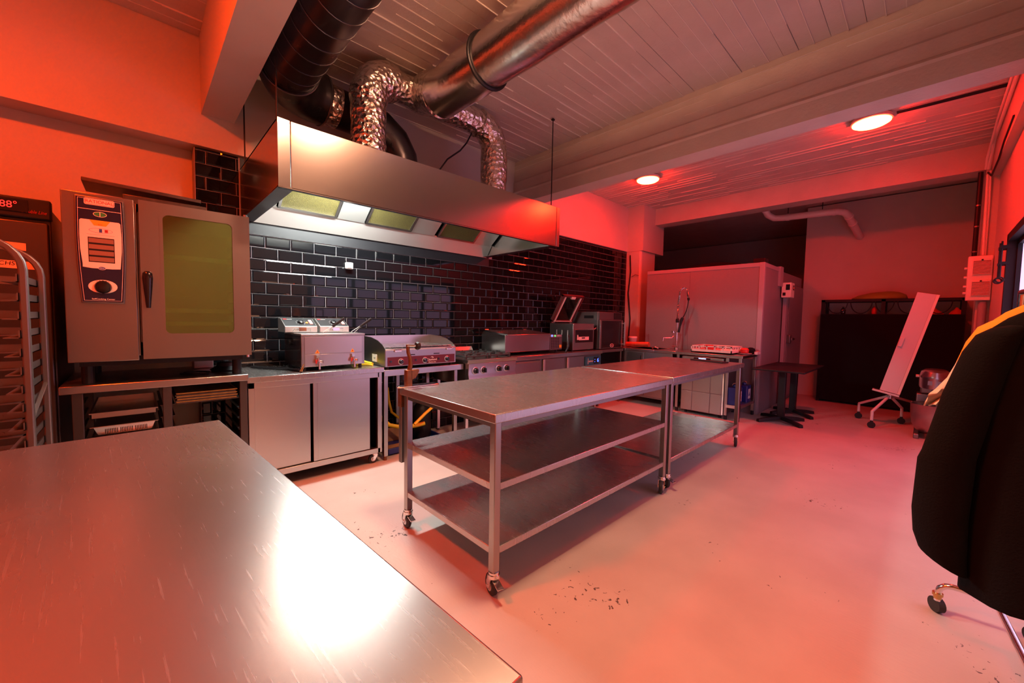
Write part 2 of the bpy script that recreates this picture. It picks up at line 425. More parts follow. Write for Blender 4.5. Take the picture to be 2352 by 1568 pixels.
# window: black frames, frosted panes, stay bars
wd = struct(MB().box(WX0, WX1, -.66, -.49, WZ1-.07, WZ1).box(WX0, WX1, -.66, -.49, WZ0, WZ0+.06)
            .box(WX0, WX0+.07, -.66, -.49, WZ0, WZ1).box(WX1-.07, WX1, -.66, -.49, WZ0, WZ1), 'window_1', 'black_metal')
nw = 4; ww = (WX1-WX0-.14)/nw
for i in range(nw):
    a = WX0+.07+i*ww
    MB().box(a, a+.035, -.61, -.55, WZ0+.06, WZ1-.07).box(a+ww-.035, a+ww, -.61, -.55, WZ0+.06, WZ1-.07).box(a, a+ww, -.61, -.55, WZ0+.06, WZ0+.10).box(a, a+ww, -.61, -.55, WZ1-.11, WZ1-.07).build('casement_frame', 'black_metal', wd)
    box(a+.035, a+ww-.035, -.585, -.58, WZ0+.10, WZ1-.11).build('pane', 'day_pane', wd)
for x in (5.98, 6.12):
    st = MB().tube([(x, -.45, 2.17), (x, -.45, 1.83)], .007, 8); st.tube(arc((x, -.45, 1.805), .025, PI/2, PI/2+2*PI, (0, 1, 0), (0, 0, 1), 14), .006, 6)
    st.box(x-.012, x+.012, -.5, -.44, 2.10, 2.13).box(x-.012, x+.012, -.5, -.44, 1.95, 1.975)
    st.build('stay_bar', 'black_metal', wd, smooth=40)

# ------------------------------------------------------------------ lamps
def ceiling_lamp(x, y, label, lens):
    t = thing('ceiling_lamp', (x, y, CEIL), label, 'lamp', 'round ceiling lamps', local=True)
    MB().lathe([(.10, .0), (.165, -.012), (.17, -.045), (.158, -.05)], (0, 0, 0), 28).build('base', 'white_plastic', t, smooth=40)
    MB().lathe([(.158, -.048), (.157, -.060), (.135, -.073), (.07, -.081), (.01, -.083)], (0, 0, 0), 28).build('lens', lens, t, smooth=50)
    return t
ceiling_lamp(5.66, 3.03, 'round red ceiling lamp beside the column, farther of the two lit lamps', 'lens_red')
ceiling_lamp(5.68, .52, 'round red ceiling lamp with a cable, nearer of the two lit lamps', 'lens_red')
ceiling_lamp(-.85, 2.0, 'round red ceiling lamp above the prep table, outside the picture', 'lens_red_b')
ceiling_lamp(1.4, 1.25, 'round warm white ceiling lamp above the island, outside the picture', 'lens_warm')

# ================================================================== EXTRACTION HOOD
H = thing('extraction_hood', (2.03, 3.4, 2.16), 'large brushed steel extraction hood hanging in front of the black tiles', 'hood')
HX0, HX1, HY, HZ0, HZ1 = .66, 3.40, 2.85, 2.16, 2.58
box(HX0+.075, HX1-.055, HY, HY+.02, HZ0, HZ1).build('front_panel', 'steel_hood', H, bevel=.003)
MB().prism([(HX0, HY-.006), (HX0+.07, HY+.002), (HX0+.07, HY+.02), (HX0, HY+.02)], 'z', HZ0, HZ1).build('corner_flange', 'steel_hood', H)
box(HX1-.05, HX1, HY-.002, HY+.02, HZ0, HZ1).build('corner_flange', 'steel_hood', H, bevel=.002)
box(HX0, HX0+.012, HY+.02, 4.09, HZ0, HZ1).build('side_panel', 'steel_hood', H)
box(HX1-.012, HX1, HY+.02, 4.09, HZ0, HZ1).build('side_panel', 'steel_hood', H)
box(HX0, HX1, HY+.02, 4.09, HZ1-.012, HZ1).build('top_panel', 'steel_dull', H)
# returns round the open bottom
MB().box(HX0, HX1, HY, HY+.035, HZ0-.004, HZ0+.006).build('bottom_return', 'steel_hood', H)
MB().box(HX0, HX0+.09, HY+.03, 4.09, HZ0-.004, HZ0+.004).build('bottom_return', 'steel_dull', H)
MB().prism([(HX1-.09, HZ0), (HX1-.012, HZ0), (HX1-.012, HZ0+.006), (HX1-.085, HZ0+.006)], 'y', HY+.03, 4.09).build('bottom_return', 'steel_hood', H)
# gutter at the wall
MB().prism([(4.085, HZ0), (4.078, HZ0-.004), (3.985, 2.285), (3.97, 2.30), (3.99, 2.305), (4.095, 2.20)], 'x', HX0+.02, HX1-.02).build('grease_gutter', 'steel_in', H)
# tilted filters and blanks
fa = Vector((0, 3.975, 2.30)); fb = Vector((0, 3.62, 2.565)); fd = (fb-fa); fn = Vector((0, -fd.z, fd.y)).normalized()*-1
if fn.y > 0: fn = -fn
def tilted(x0, x1, d0, d1, m0=0, m1=1):
    b = MB(); vs = []
    for x in (x0, x1):
        for t in (m0, m1):
            for d in (d0, d1):
                p = fa+fd*t+fn*d; vs.append((x, p.y, p.z))
    return b.add(vs, [(0,1,3,2),(4,6,7,5),(0,4,5,1),(2,3,7,6),(0,2,6,4),(1,5,7,3)])
for x0, x1 in ((.91, 1.41), (1.69, 2.20), (2.54, 3.07)):
    fo = tilted(x0+.02, x1-.02, 0, .012, .04, .96).build('grease_filter', 'filter', H)
    g = MB()
    for a, c in ((x0, x0+.022), (x1-.022, x1)): b = tilted(a, c, -.002, .02); g.add(b.v, b.f)
    b = tilted(x0, x1, -.002, .02, 0, .05); g.add(b.v, b.f); b = tilted(x0, x1, -.002, .02, .95, 1); g.add(b.v, b.f)
    g.build('filter_frame', 'steel', fo)
for x0, x1 in ((.69, .90), (1.42, 1.68), (2.21, 2.50), (3.08, 3.36)):
    tilted(x0, x1, 0, .012).build('blank_panel', 'steel_in', H)
box(HX0+.02, HX1-.02, 3.55, 3.63, 2.55, 2.568).build('filter_rail', 'steel', H)
hl = box(1.0, 1.75, 3.45, 3.55, 2.47, 2.568).build('lamp_housing', 'white_plastic', H)
box(1.02, 1.73, 3.455, 3.545, 2.435, 2.47).build('hood_lamp', 'hood_tube', hl)
for x, y, zt in ((.67, 2.90, CEIL), (3.345, 2.93, CEIL), (.68, 3.98, CEIL), (3.34, 4.0, CEIL)):
    b = MB().cyl((x, y, HZ1-.02), (x, y, zt), .0055, n=8); b.cyl((x, y, zt-.012), (x, y, zt), .022, .012, n=10)
    b.build('hanging_rod', 'black_metal', H, smooth=40)

# ================================================================== DUCTS
D = thing('insulated_duct', (1.95, 3.3, 2.58), 'silver foil wrapped duct with a tee and two drops into the hood', 'duct')
def wob(pts, r, a=.012):
    return pts, [r+random.uniform(-a, a) for _ in pts]
def line(a, b, n):
    a = Vector(a); b = Vector(b); return [a+(b-a)*i/n for i in range(n+1)]
TZ, TY = 3.365, 3.30
# left drop + elbow + cross run + elbow + right drop
p = line((1.44, TY, 2.58), (1.44, TY, 3.15), 14)+arc((1.655, TY, 3.15), .215, PI, PI/2, (1, 0, 0), (0, 0, 1), 7)[1:]
pp, rs = wob(p, .142, .006); rs[14:] = [x+.012 for x in rs[14:]]
MB().tube(pp, rs, 28).build('left_drop', 'foil', D, smooth=60)
pp, rs = wob(line((1.64, TY, TZ), (2.62, TY, TZ), 12), .125, .006); rs[3] += .02; rs[4] += .02
MB().tube(pp, rs, 28).build('cross_run', 'foil', D, smooth=60)
p = arc((2.60, TY, 3.145), .22, PI/2, 0, (1, 0, 0), (0, 0, 1), 7)+line((2.82, TY, 3.10), (2.82, TY, 2.58), 12)
pp, rs = wob(p, .140, .006)
MB().tube(pp, rs, 28).build('right_drop', 'foil', D, smooth=60)
pp = [(1.95, 3.28, 3.375), (1.95, 3.16, 3.35), (1.95, 3.05, 3.30), (1.95, 2.98, 3.27)]
MB().tube(pp, [.16, .175, .18, .185], 28).build('tee_collar', 'foil', D, smooth=60)
p = line((1.95, 3.0, 3.27), (1.95, -.42, 3.27), 30); pp, rs = wob(p, .185, .003)
MB().tube(pp, rs, 32).build('main_run', 'foil_smooth', D, smooth=60)
for y in (2.36,):
    MB().tube([(1.95+.192*math.cos(t), y, 3.27+.192*math.sin(t)) for t in [2*PI*i/32 for i in range(32)]], .013, 8, closed=True).build('strap', 'black', D, smooth=40)
cb = tag(MB().tube([(2.55, 3.34, 3.26), (2.5, 3.36, 3.15), (2.42, 3.36, 3.05), (2.28, 3.38, 2.93), (2.18, 3.4, 2.78), (2.13, 3.4, 2.578)], .008, 8).build('power_cable', 'black', smooth=50), 'thin black cable hanging from the silver duct to the hood', 'cable')
B = thing('spiral_duct', (.87, 3.0, 2.58), 'dark grey spiral seam duct elbowing behind the silver one', 'duct')
bx, bz = .865, 3.20
MB().tube(line((bx, -.42, bz), (bx, 3.36, bz), 6), .19, 36).build('main_run', 'duct_black', B, smooth=50)
for i in range(22):
    y = -.3+i*.17; pts = [(bx+.1915*math.cos(t), y+.15*t/(2*PI), bz+.1915*math.sin(t)) for t in [2*PI*j/30 for j in range(31)]]
    MB().tube(pts, .0035, 5).build('spiral_seam', 'seam', B, smooth=40)
E1 = arc((1.20, 3.36, bz), .335, PI, PI/2, (1, 0, 0), (0, 1, 0), 8)
MB().tube(E1, .20, 36).build('elbow', 'duct_black', B, smooth=50)
for q in (0, 8):
    c = E1[q]; nn = (E1[min(q+1, 8)]-E1[max(q-1, 0)]).normalized(); a = nn.orthogonal().normalized(); b2 = nn.cross(a)
    MB().tube([c+(a*math.cos(t)+b2*math.sin(t))*.202 for t in [2*PI*j/32 for j in range(32)]], .007, 6, closed=True).build('joint_ring', 'seam', B, smooth=40)
MB().tube(line((1.2, 3.695, bz-.01), (1.58, 3.695, 3.17), 3), .165, 32).build('cross_run', 'duct_black', B, smooth=50)
MB().tube(line((1.24, 3.695, bz-.012), (1.33, 3.695, bz-.02), 3), .170, 32, cap=False).build('foil_band', 'foil', B, smooth=60)
E2 = [Vector(q) for q in ((1.55, 3.695, 3.172), (1.72, 3.695, 3.15), (1.86, 3.695, 3.06), (1.94, 3.695, 2.93), (1.96, 3.695, 2.80))]
MB().tube(E2, .16, 32).build('mitred_elbow', 'duct_black', B, smooth=20)
MB().tube(line((1.96, 3.695, 2.84), (1.96, 3.695, 2.58), 2), .164, 32).build('foil_collar', 'foil', B, smooth=60)

# ================================================================== TABLES AND CASTERS
def caster(t, x, y, ang=0, h=.13, brake=True):
    M4 = Matrix.Translation((x, y, 0)) @ Matrix.Rotation(ang, 4, 'Z'); off = .022
    def tr(b): b.v = [tuple(M4 @ Vector(q)) for q in b.v]; return b
    wr_ = h*.40
    b = MB().cyl((0, 0, h-.012), (0, 0, h), .026, n=16).cyl((0, 0, h-.028), (0, 0, h-.012), .03, n=16)
    for s in (-1, 1): b.prism([(-.018+off*0, h-.026), (.022, h-.026), (off+.012, wr_-.012), (off-.012, wr_-.012)], 'y', s*.020, s*.024)
    b.box(-.018, .022, -.024, .024, h-.03, h-.026).cyl((off, -.028, wr_), (off, .028, wr_), .006, n=10)
    c = tr(b).build('caster', 'chrome', t, smooth=40)
    w = MB().lathe([(.012, -.014), (wr_-.008, -.014), (wr_, -.008), (wr_, .008), (wr_-.008, .014), (.012, .014)], (0, 0, 0), 22, Matrix.Rotation(PI/2, 3, 'X'))
    w.v = [(q[0]+off, q[1], q[2]+wr_) for q in w.v]
    tr(w).build('wheel', 'rubber', c, smooth=40)
    w = MB().lathe([(.004, -.016), (wr_*.55, -.016), (wr_*.55, .016), (.004, .016)], (0, 0, 0), 18, Matrix.Rotation(PI/2, 3, 'X'))
    w.v = [(q[0]+off, q[1], q[2]+wr_) for q in w.v]; tr(w).build('wheel_hub', 'alu', c, smooth=40)
    if brake: tr(MB().prism([(-.02, h-.034), (-.025, h-.040), (-.075, h-.052), (-.078, h-.046)], 'y', -.016, .016)).build('brake_pedal', 'chrome', c)
def wtable(t, x0, x1, y0, y1, zt, shelves, wheels=True, leg=.04, ap=.045, top='worktop'):
    h = .13 if wheels else 0
    box(x0, x1, y0, y1, zt-ap, zt).build('tabletop', top, t, bevel=.004)
    box(x0+.03, x1-.03, y0+.03, y1-.03, zt-ap-.03, zt-ap).build('apron', 'steel_dull', t)
    i = .02
    for x in (x0+i, x1-i-leg):
        for y in (y0+i, y1-i-leg):
            box(x, x+leg, y, y+leg, h, zt-ap-.001).build('leg', 'steel', t, bevel=.004)
    for z in shelves: box(x0+i+.004, x1-i-.004, y0+i+.004, y1-i-.004, z-.035, z).build('shelf', top, t, bevel=.003)
    if wheels:
        for k, (x, y) in enumerate(((x0+i+leg/2, y0+i+leg/2), (x1-i-leg/2, y0+i+leg/2), (x0+i+leg/2, y1-i-leg/2), (x1-i-leg/2, y1-i-leg/2))):
            caster(t, x, y, (R(75), R(200), R(85), R(40))[k])
A = thing('work_table', (2.1, 1.8, 0), 'long steel island table on casters with two shelves, nearer half', 'table', 'island tables')
wtable(A, 1.18, 3.02, 1.345, 2.26, .91, (.565, .25), top='worktop_lit')
A2 = thing('work_table', (3.9, 1.8, 0), 'steel island table on casters with one low shelf, farther half reflecting red', 'table', 'island tables')
wtable(A2, 3.028, 4.77, 1.345, 2.23, .916, (.25,))
A3 = thing('work_table', (.24, 2.06, 0), 'scratched steel prep table in the foreground with a white glare', 'table', local=True, rz=R(3.4))
wtable(A3, -1.3, 0, -1.735, 0, .90, (.25,), wheels=False)
for x in (-.04, -1.26):
    for y in (-.04, -1.695): MB().cyl((x, y, 0), (x, y, .03), .02, .016).build('foot', 'rubber', A3)
tag(MB().box(-.19, .19, -.06, .06, 0, .012).build('ruler', 'black', bevel=.003), 'dark flat bar lying near the far corner of the island', 'bar').location = (4.62, 1.66, .9165)
bpy.data.objects['ruler'].rotation_euler = (0, 0, R(78))

# can opener clamped to the island's back corner
K = thing('can_opener', (1.235, 2.25, .91), 'brown cast bench can opener clamped to the island corner', 'can opener')
MB().prism([(1.15, 2.235), (1.165, 2.215), (1.42, 2.195), (1.435, 2.205), (1.435, 2.245), (1.42, 2.26), (1.2, 2.285), (1.165, 2.275)], 'z', .911, .920).build('base_plate', 'chrome', K, bevel=.003)
MB().box(1.195, 1.245, 2.265, 2.30, .42, .915).build('lower_bar', 'steel_dull', K, bevel=.004)
MB().box(1.19, 1.25, 2.262, 2.305, .78, .90).box(1.25, 1.30, 2.27, 2.29, .80, .825).build('clamp', 'iron_brown', K, bevel=.004)
kb = MB().box(1.212, 1.252, 2.225, 2.265, .915, 1.02).prism([(1.24, 1.02), (1.30, 1.02), (1.30, 1.005), (1.275, .965), (1.24, .95)], 'y', 2.225, 2.255)
kb.build('body', 'iron_brown', K, bevel=.005)
MB().tube([(1.235, 2.245, 1.0), (1.245, 2.24, 1.05), (1.242, 2.24, 1.09), (1.228, 2.24, 1.13), (1.225, 2.24, 1.18)], [.016, .014, .012, .011, .011], 10).build('handle_arm', 'iron_brown', K, smooth=50)
kk = MB().cyl((1.22, 2.235, 1.172), (1.268, 2.205, 1.172), .007, n=8); kk.build('knob_axle', 'chrome', K)
MB().lathe([(.004, -.012), (.022, -.012), (.027, 0), (.022, .012), (.004, .012)], (1.272, 2.2, 1.172), 8, Matrix.Rotation(PI/2, 3, 'Y')).build('knob', 'black', K)

# ================================================================== LEFT: CHILLER, TROLLEY, OVEN
C1 = thing('blast_chiller', (-.65, 3.85, 0), 'tall shaded steel upright chiller with red temperature display', 'chiller')
box(-1.05, -.345, 3.46, 4.25, .08, 1.93).build('body', 'steel_shaded', C1, bevel=.006)
box(-1.04, -.352, 3.42, 3.46, .12, 1.84).build('door', 'steel_shaded', C1, bevel=.008)
box(-1.055, -.338, 3.415, 3.47, 1.855, 1.965).build('control_fascia', 'black', C1, bevel=.008)
dp = box(-.60, -.42, 3.410, 3.416, 1.885, 1.95).build('display', 'black_gloss', C1)
text('digits', '-188\u00b0', .050, (-.505, 3.4085, 1.916), FY, 'led_red', dp, sx=.9)
text('script_logo', 'Double Line', .026, (-.40, 3.4135, 1.892), FY, 'red_print', C1, italic=.3, sx=.7)
for x1, z, s, w in ((-.435, 1.705, 'AG', .28), (-.39, 1.605, 'CHS', .33)):
    tp = MB().prism([(x1-w, z-.022), (x1, z-.028), (x1, z+.012), (x1-w, z+.022)], 'y', 3.417, 3.4195).build('tape_strip', 'tape', C1)
    text('writing', s, .030, (x1-.115, 3.4165, z-.001), FY, 'black', tp, italic=.15)
for x in (-1.0, -.37):
    for y in (3.52, 4.18): MB().cyl((x, y, 0), (x, y, .08), .02).build('foot', 'black', C1)

T = thing('tray_trolley', (-.6, 2.8, 0), 'tubular steel tray trolley with rows of runners before the upright chiller', 'trolley')
TX0, TX1 = -.90, -.345
for y in (2.62, 3.05):
    pts = [(TX0, y, .12), (TX0, y, 1.52)]+arc((TX0+.13, y, 1.52), .13, PI, PI/2, (1, 0, 0), (0, 0, 1), 6)[1:]+arc((TX1-.13, y, 1.52), .13, PI/2, 0, (1, 0, 0), (0, 0, 1), 6)+[(TX1, y, .12)]
    b = MB(); rings = []
    for i, q in enumerate(pts):
        q = Vector(q); d = (Vector(pts[min(i+1, len(pts)-1)])-Vector(pts[max(i-1, 0)])).normalized(); nx = Vector((d.z, 0, -d.x))
        rings.append([q+nx*a+Vector((0, c, 0)) for a, c in ((.013, .016), (-.013, .016), (-.013, -.016), (.013, -.016))])
    b.loft(rings).build('arch_frame', 'steel_dull', T, bevel=.006, smooth=50)
for i in range(17):
    z = .22+i*.078; x = TX1-.014
    MB().box(x, x-.004, 2.60, 3.07, z, z+.034).box(x, x-.045, 2.60, 3.07, z, z+.004).build('runner', 'steel_dull', T)
    MB().box(TX0, TX1-.05, 2.90, 2.904, z, z+.038).box(TX0, TX1-.05, 2.86, 2.904, z, z+.004).cyl((TX1-.12, 2.90, z+.02), (TX1-.12, 2.897, z+.02), .005, n=8).build('cross_rail', 'steel_dull', T)
bb = MB()
for x in (TX0, TX1): bb.box(x-.015, x+.015, 2.62, 3.05, .12, .15)
bb.box(TX0, TX1, 2.605, 2.635, .12, .15).box(TX0, TX1, 3.035, 3.065, .12, .15).build('base_frame', 'steel', T)
for i in range(17):
    z = .24+i*.078
    for y in (2.640, 3.068): MB().lathe([(.008, 0), (.008, .006), (.003, .010)], (TX1+.0, y, z), 8, Matrix.Rotation(-PI/2, 3, 'X')).build('rivet', 'chrome', T)
MB().box(-.352, -.34, 2.64, 3.05, .945, .955, Matrix.Translation((-.346, 2.9, .95)) @ Matrix.Rotation(R(16), 4, 'X') @ Matrix.Translation((.346, -2.9, -.95))).build('tray_stop', 'alu', T)
for x in (TX0, TX1):
    for y in (2.62, 3.05): caster(T, x, y, R(30), .12, False)

OV = thing('combi_oven', (.14, 3.6, .93), 'steel combi oven with green tinted glass door and control panel', 'oven')
OX0, OX1, OY, OZ0, OZ1 = -.288, .572, 3.25, 1.07, 2.015
ob = MB().box(OX0+.01, OX1-.015, OY+.04, 4.02, OZ0+.03, OZ1-.01)
box(OX0+.01, .01, OY+.04, 4.02, OZ0+.02, OZ1-.012).build('body', 'steel_oven', OV, bevel=.004)
bd = MB().box(.01, OX1-.012, 3.90, 4.02, OZ0+.02, OZ1-.012).box(OX1-.04, OX1-.012, OY+.06, 3.9, OZ0+.02, OZ1-.012).box(.01, .06, OY+.06, 3.9, OZ0+.02, OZ1-.012)
bd.box(.01, OX1-.012, OY+.06, 3.95, OZ0+.02, OZ0+.10).box(.01, OX1-.012, OY+.06, 3.95, OZ1-.06, OZ1-.012).build('cavity', 'steel_dull', OV)
box(OX0, .0, OY, OY+.04, OZ0-.005, OZ1-.004).build('control_column', 'steel_oven', OV, bevel=.004)
dr = MB(); X0, X1, Z0, Z1 = .018, OX1, OZ0, OZ1+.003
wx0, wx1, wz0, wz1 = .120, .478, 1.220, 1.955
dr.box(X0, wx0, OY, OY+.045, Z0, Z1).box(wx1, X1, OY, OY+.045, Z0, Z1).box(wx0, wx1, OY, OY+.045, Z0, wz0).box(wx0, wx1, OY, OY+.045, wz1, Z1)
door = dr.build('door', 'steel_oven', OV)
def rrect(x0, x1, z0, z1, r, n=6):
    p = []
    for cx, cz, a in ((x1-r, z1-r, 0), (x0+r, z1-r, PI/2), (x0+r, z0+r, PI), (x1-r, z0+r, 1.5*PI)):
        p += [(cx+r*math.cos(a+PI/2*i/n), cz+r*math.sin(a+PI/2*i/n)) for i in range(n+1)]
    return p
g = MB(); po = rrect(wx0-.012, wx1+.012, wz0-.012, wz1+.012, .04); pi_ = rrect(wx0+.004, wx1-.004, wz0+.004, wz1-.004, .03); n = len(po)
g.add([(u, OY-.003, v) for u, v in po]+[(u, OY-.003, v) for u, v in pi_]+[(u, OY+.01, v) for u, v in pi_], [(i, (i+1) % n, n+(i+1) % n, n+i) for i in range(n)]+[(n+i, n+(i+1) % n, 2*n+(i+1) % n, 2*n+i) for i in range(n)])
g.build('window_frame', 'steel_oven', door)
MB().prism(rrect(wx0+.002, wx1-.002, wz0+.002, wz1-.002, .03), 'y', OY+.006, OY+.012).build('window_glass', 'oven_glass', door)
hd = MB().loft([[(.048+a*math.cos(t), OY-.035+b*math.sin(t), z) for t in [2*PI*i/14 for i in range(14)]] for a, b, z in ((.010, .008, 1.38), (.014, .012, 1.43), (.020, .016, 1.50), (.024, .018, 1.555), (.022, .016, 1.585), (.012, .008, 1.598))])
hd.cyl((.048, OY, 1.54), (.048, OY-.03, 1.54), .014).build('handle', 'black_gloss', door, smooth=60)
for z in (OZ0-.004, OZ1+.008): MB().cyl((OX1-.02, OY+.015, z-.012), (OX1-.02, OY+.015, z+.008), .012).build('hinge', 'chrome', door)
for i in range(8):
    z = 1.27+i*.085; rk = MB()
    if i in (0, 1, 5): rk.box(.07, .53, OY+.09, 3.88, z, z+.006).box(.07, .53, OY+.085, OY+.095, z, z+.028)
    for x in (.062, .532): rk.cyl((x, OY+.08, z-.006), (x, 3.9, z-.006), .005, n=6)
    rk.build('rack_rail', 'chrome', OV)
box(.15, .33, 3.82, 3.90, 1.48, 1.80).build('fan_baffle', 'steel_dull', OV)
# control panel: a tall barrel of black glass with prints
def barrel(x0, x1, z0, z1, bulge, n=10):
    p = []
    for i in range(n+1):
        t = i/n; p.append((x1+bulge*math.sin(PI*t)-.010*(1-t), z0+(z1-z0)*t))
    for i in range(n+1):
        t = 1-i/n; p.append((x0-bulge*math.sin(PI*t)+.010*(1-t), z0+(z1-z0)*t))
    return p
cp = MB().prism(barrel(-.236, -.044, 1.400, 1.990, .008), 'y', OY-.016, OY).build('control_panel', 'steel_dull', OV, bevel=.004)
MB().prism(barrel(-.230, -.050, 1.408, 1.982, .008), 'y', OY-.019, OY-.015).build('panel_glass', 'navy', cp)
MB().prism(barrel(-.224, -.056, 1.414, 1.977, .008), 'y', OY-.0194, OY-.0186).build('panel_line', 'panel_white', cp)
MB().prism(barrel(-.2225, -.0575, 1.4155, 1.9755, .008), 'y', OY-.0198, OY-.0188).build('panel_field', 'navy', cp)
yy = OY-.0202
def flat(name, poly, m, d=0): return MB().prism(poly, 'y', yy-.0004-d, yy+.0004-d).build(name, m, cp)
flat('panel_rule', [(-.226, 1.918), (-.054, 1.918), (-.054, 1.9205), (-.226, 1.9205)], 'panel_white')
flat('badge', rrect(-.200, -.081, 1.944, 1.980, .008), 'panel_white')
flat('badge_line', rrect(-.197, -.084, 1.9465, 1.9775, .007), 'red_print', .0003)
flat('badge_field', rrect(-.1955, -.0855, 1.948, 1.976, .006), 'panel_white', .0006)
text('badge_text', 'RATIONAL', .0245, (-.1405, yy-.0016, 1.962), FY, 'red_print', cp, sx=.92, ext=.0004)
def ell(cx, cz, a, b, n=22): return [(cx+a*math.cos(2*PI*i/n), cz+b*math.sin(2*PI*i/n)) for i in range(n)]
flat('switch_ring', ell(-.140, 1.896, .027, .0145), 'panel_white'); flat('power_switch', ell(-.140, 1.896, .0245, .0122), 'green_print', .0005)
flat('switch_bar', [(-.1415, 1.883), (-.1385, 1.883), (-.1385, 1.909), (-.1415, 1.909)], 'panel_white', .0009)
wp = [(-.214, 1.60), (-.214, 1.62), (-.221, 1.70), (-.222, 1.78), (-.220, 1.855), (-.214, 1.862), (-.066, 1.862), (-.060, 1.855), (-.057, 1.78), (-.058, 1.70), (-.064, 1.62), (-.066, 1.598), (-.10, 1.595), (-.18, 1.595)]
flat('touch_field', wp, 'panel_white')
flat('clima_badge', [(-.182, 1.862), (-.165, 1.832), (-.118, 1.832), (-.100, 1.862)], 'orange_print', .0005)
text('clima_text', 'eco', .012, (-.141, yy-.0012, 1.840), FY, 'red_print', cp, ext=.0003)
flat('mode_ring', ell(-.139, 1.806, .047, .0135), 'blue_print', .0004); flat('mode_field', ell(-.139, 1.806, .0455, .012), 'panel_white', .0007)
flat('mode_poultry', ell(-.163, 1.806, .0075, .006), 'cream', .001)
flat('mode_blue', [(-.146, 1.796), (-.134, 1.796), (-.134, 1.816), (-.146, 1.816)], 'blue_print', .001)
flat('mode_red', [(-.124, 1.798), (-.111, 1.798), (-.111, 1.814), (-.124, 1.814)], 'red_print', .001)
flat('thin_rule', [(-.195, 1.7815), (-.085, 1.7815), (-.085, 1.7825), (-.195, 1.7825)], 'black', .0004)
flat('screen', [(-.191, 1.629), (-.087, 1.629), (-.087, 1.767), (-.191, 1.767)], 'black', .0004)
for k in range(4):
    z = 1.634+k*.0345; flat('screen_row', [(-.188, z), (-.090, z), (-.090, z+.0245), (-.188, z+.0245)], 'lcd', .0008)
flat('menu_ring', ell(-.140, 1.597, .0155, .0095), 'panel_white', .0005); flat('menu_button', ell(-.140, 1.597, .0135, .0078), 'blue_print', .0008)
text('menu_text', 'MENU', .007, (-.140, yy-.0016, 1.597), FY, 'white_print', cp, ext=.0003)
flat('dial_field', ell(-.139, 1.494, .058, .038), 'panel_white')
for k, x in enumerate((-.163, -.151, -.139, -.127, -.115)): flat('dial_mark', [(x-.003, 1.527-.002*abs(k-2)), (x+.003, 1.527-.002*abs(k-2)), (x+.003, 1.5295-.002*abs(k-2)), (x-.003, 1.5295-.002*abs(k-2))], 'black', .0005)
MB().lathe([(.036, 0), (.035, .012), (.031, .020), (.02, .024), (.004, .024)], (-.139, OY-.02, 1.492), 24, Matrix.Rotation(PI/2, 3, 'X')).build('dial_knob', 'black_gloss', cp, smooth=40)
text('maker_text', 'SelfCooking Center', .0115, (-.139, yy-.0006, 1.4235), FY, 'white_print', cp, ext=.0003)
for x in (-.22, .50):
    for y in (3.36, 3.92): MB().cyl((x, y, .932), (x, y, 1.08), .028).build('foot', 'black', OV)
box(-.25, .53, 3.32, 3.98, OZ0-.035, OZ0+.02).build('underside', 'black', OV)

ST = thing('oven_stand', (.12, 3.7, 0), 'open steel stand under the combi oven with tray slots', 'stand')
box(-.33, .555, 3.28, 4.02, .885, .93).build('top', 'steel', ST, bevel=.004)
for x in (-.33+.045, .10, .505):
    for y in (3.30, 3.96): box(x, x+.045, y, y+.045, .05, .885).build('leg', 'steel_shaded', ST, bevel=.003)
for x in (-.325+.05, .09, .147, .50):
    sl = MB()
    for k in range(7): sl.box(x-.002, x+.012, 3.33, 3.98, .31+k*.075, .315+k*.075)
    sl.build('tray_slides', 'steel_shaded', ST)
box(-.3, .53, 3.33, 3.98, .22, .25).build('bottom_shelf', 'steel_shaded', ST)
for x in (-.3+.02, .11, .52):
    for y in (3.32, 3.98): MB().cyl((x, y, 0), (x, y, .05), .018).build('foot', 'rubber', ST)
def tray(x0, x1, z, h, m, label, grp, y0=3.31, name='oven_tray'):
    b = MB(); t = .002; b.box(x0, x1, y0, 3.92, z-h, z-h+t)
    b.box(x0, x1, y0, y0+.004, z-h, z).box(x0, x1, 3.916, 3.92, z-h, z).box(x0, x0+.004, y0, 3.92, z-h, z).box(x1-.004, x1, y0, 3.92, z-h, z)
    b.box(x0-.006, x1+.006, y0-.012, y0, z-.006, z).box(x0-.006, x0, y0, 3.92, z-.003, z).box(x1, x1+.006, y0, 3.92, z-.003, z)
    return tag(b.build(name, m), label, 'tray', grp)
gt = 'trays in the oven stand'
tray(-.215, .07, .762, .035, 'steel_h', 'steel tray with a red glint, uppermost in the left bay of the oven stand', gt)
tray(-.215, .07, .595, .045, 'steel_h', 'steel tray below the perforated pan in the left bay', gt)
pn = thing('perforated_pan', (-.07, 3.6, .66), 'perforated steel pan in the left bay of the oven stand', 'pan', gt)
MB().loft([[(x*s-.0725, 3.6+y*s2, z) for x, y in ((.135, .30), (-.135, .30), (-.135, -.28), (.135, -.28))] for s, s2, z in ((.86, .93, .622), (1, 1, .676))]).build('basin', 'steel_h', pn)
MB().box(-.22, .075, 3.30, 3.32, .676, .680).build('rim', 'chrome', pn)
hl_ = MB()
for i in range(26):
    if i in (8, 17): continue
    for k in range(3): x = -.16+i*.0072; hl_.box(x, x+.0035, 3.3275+k*-.0016, 3.329+k*-.0016, .630+k*.009, .637+k*.009)
hl_.build('perforations', 'black', pn, kind='stuff')
tray(.17, .485, .835, .012, 'gold_tray', 'tarnished baking sheet on top of the stack in the right bay', gt)
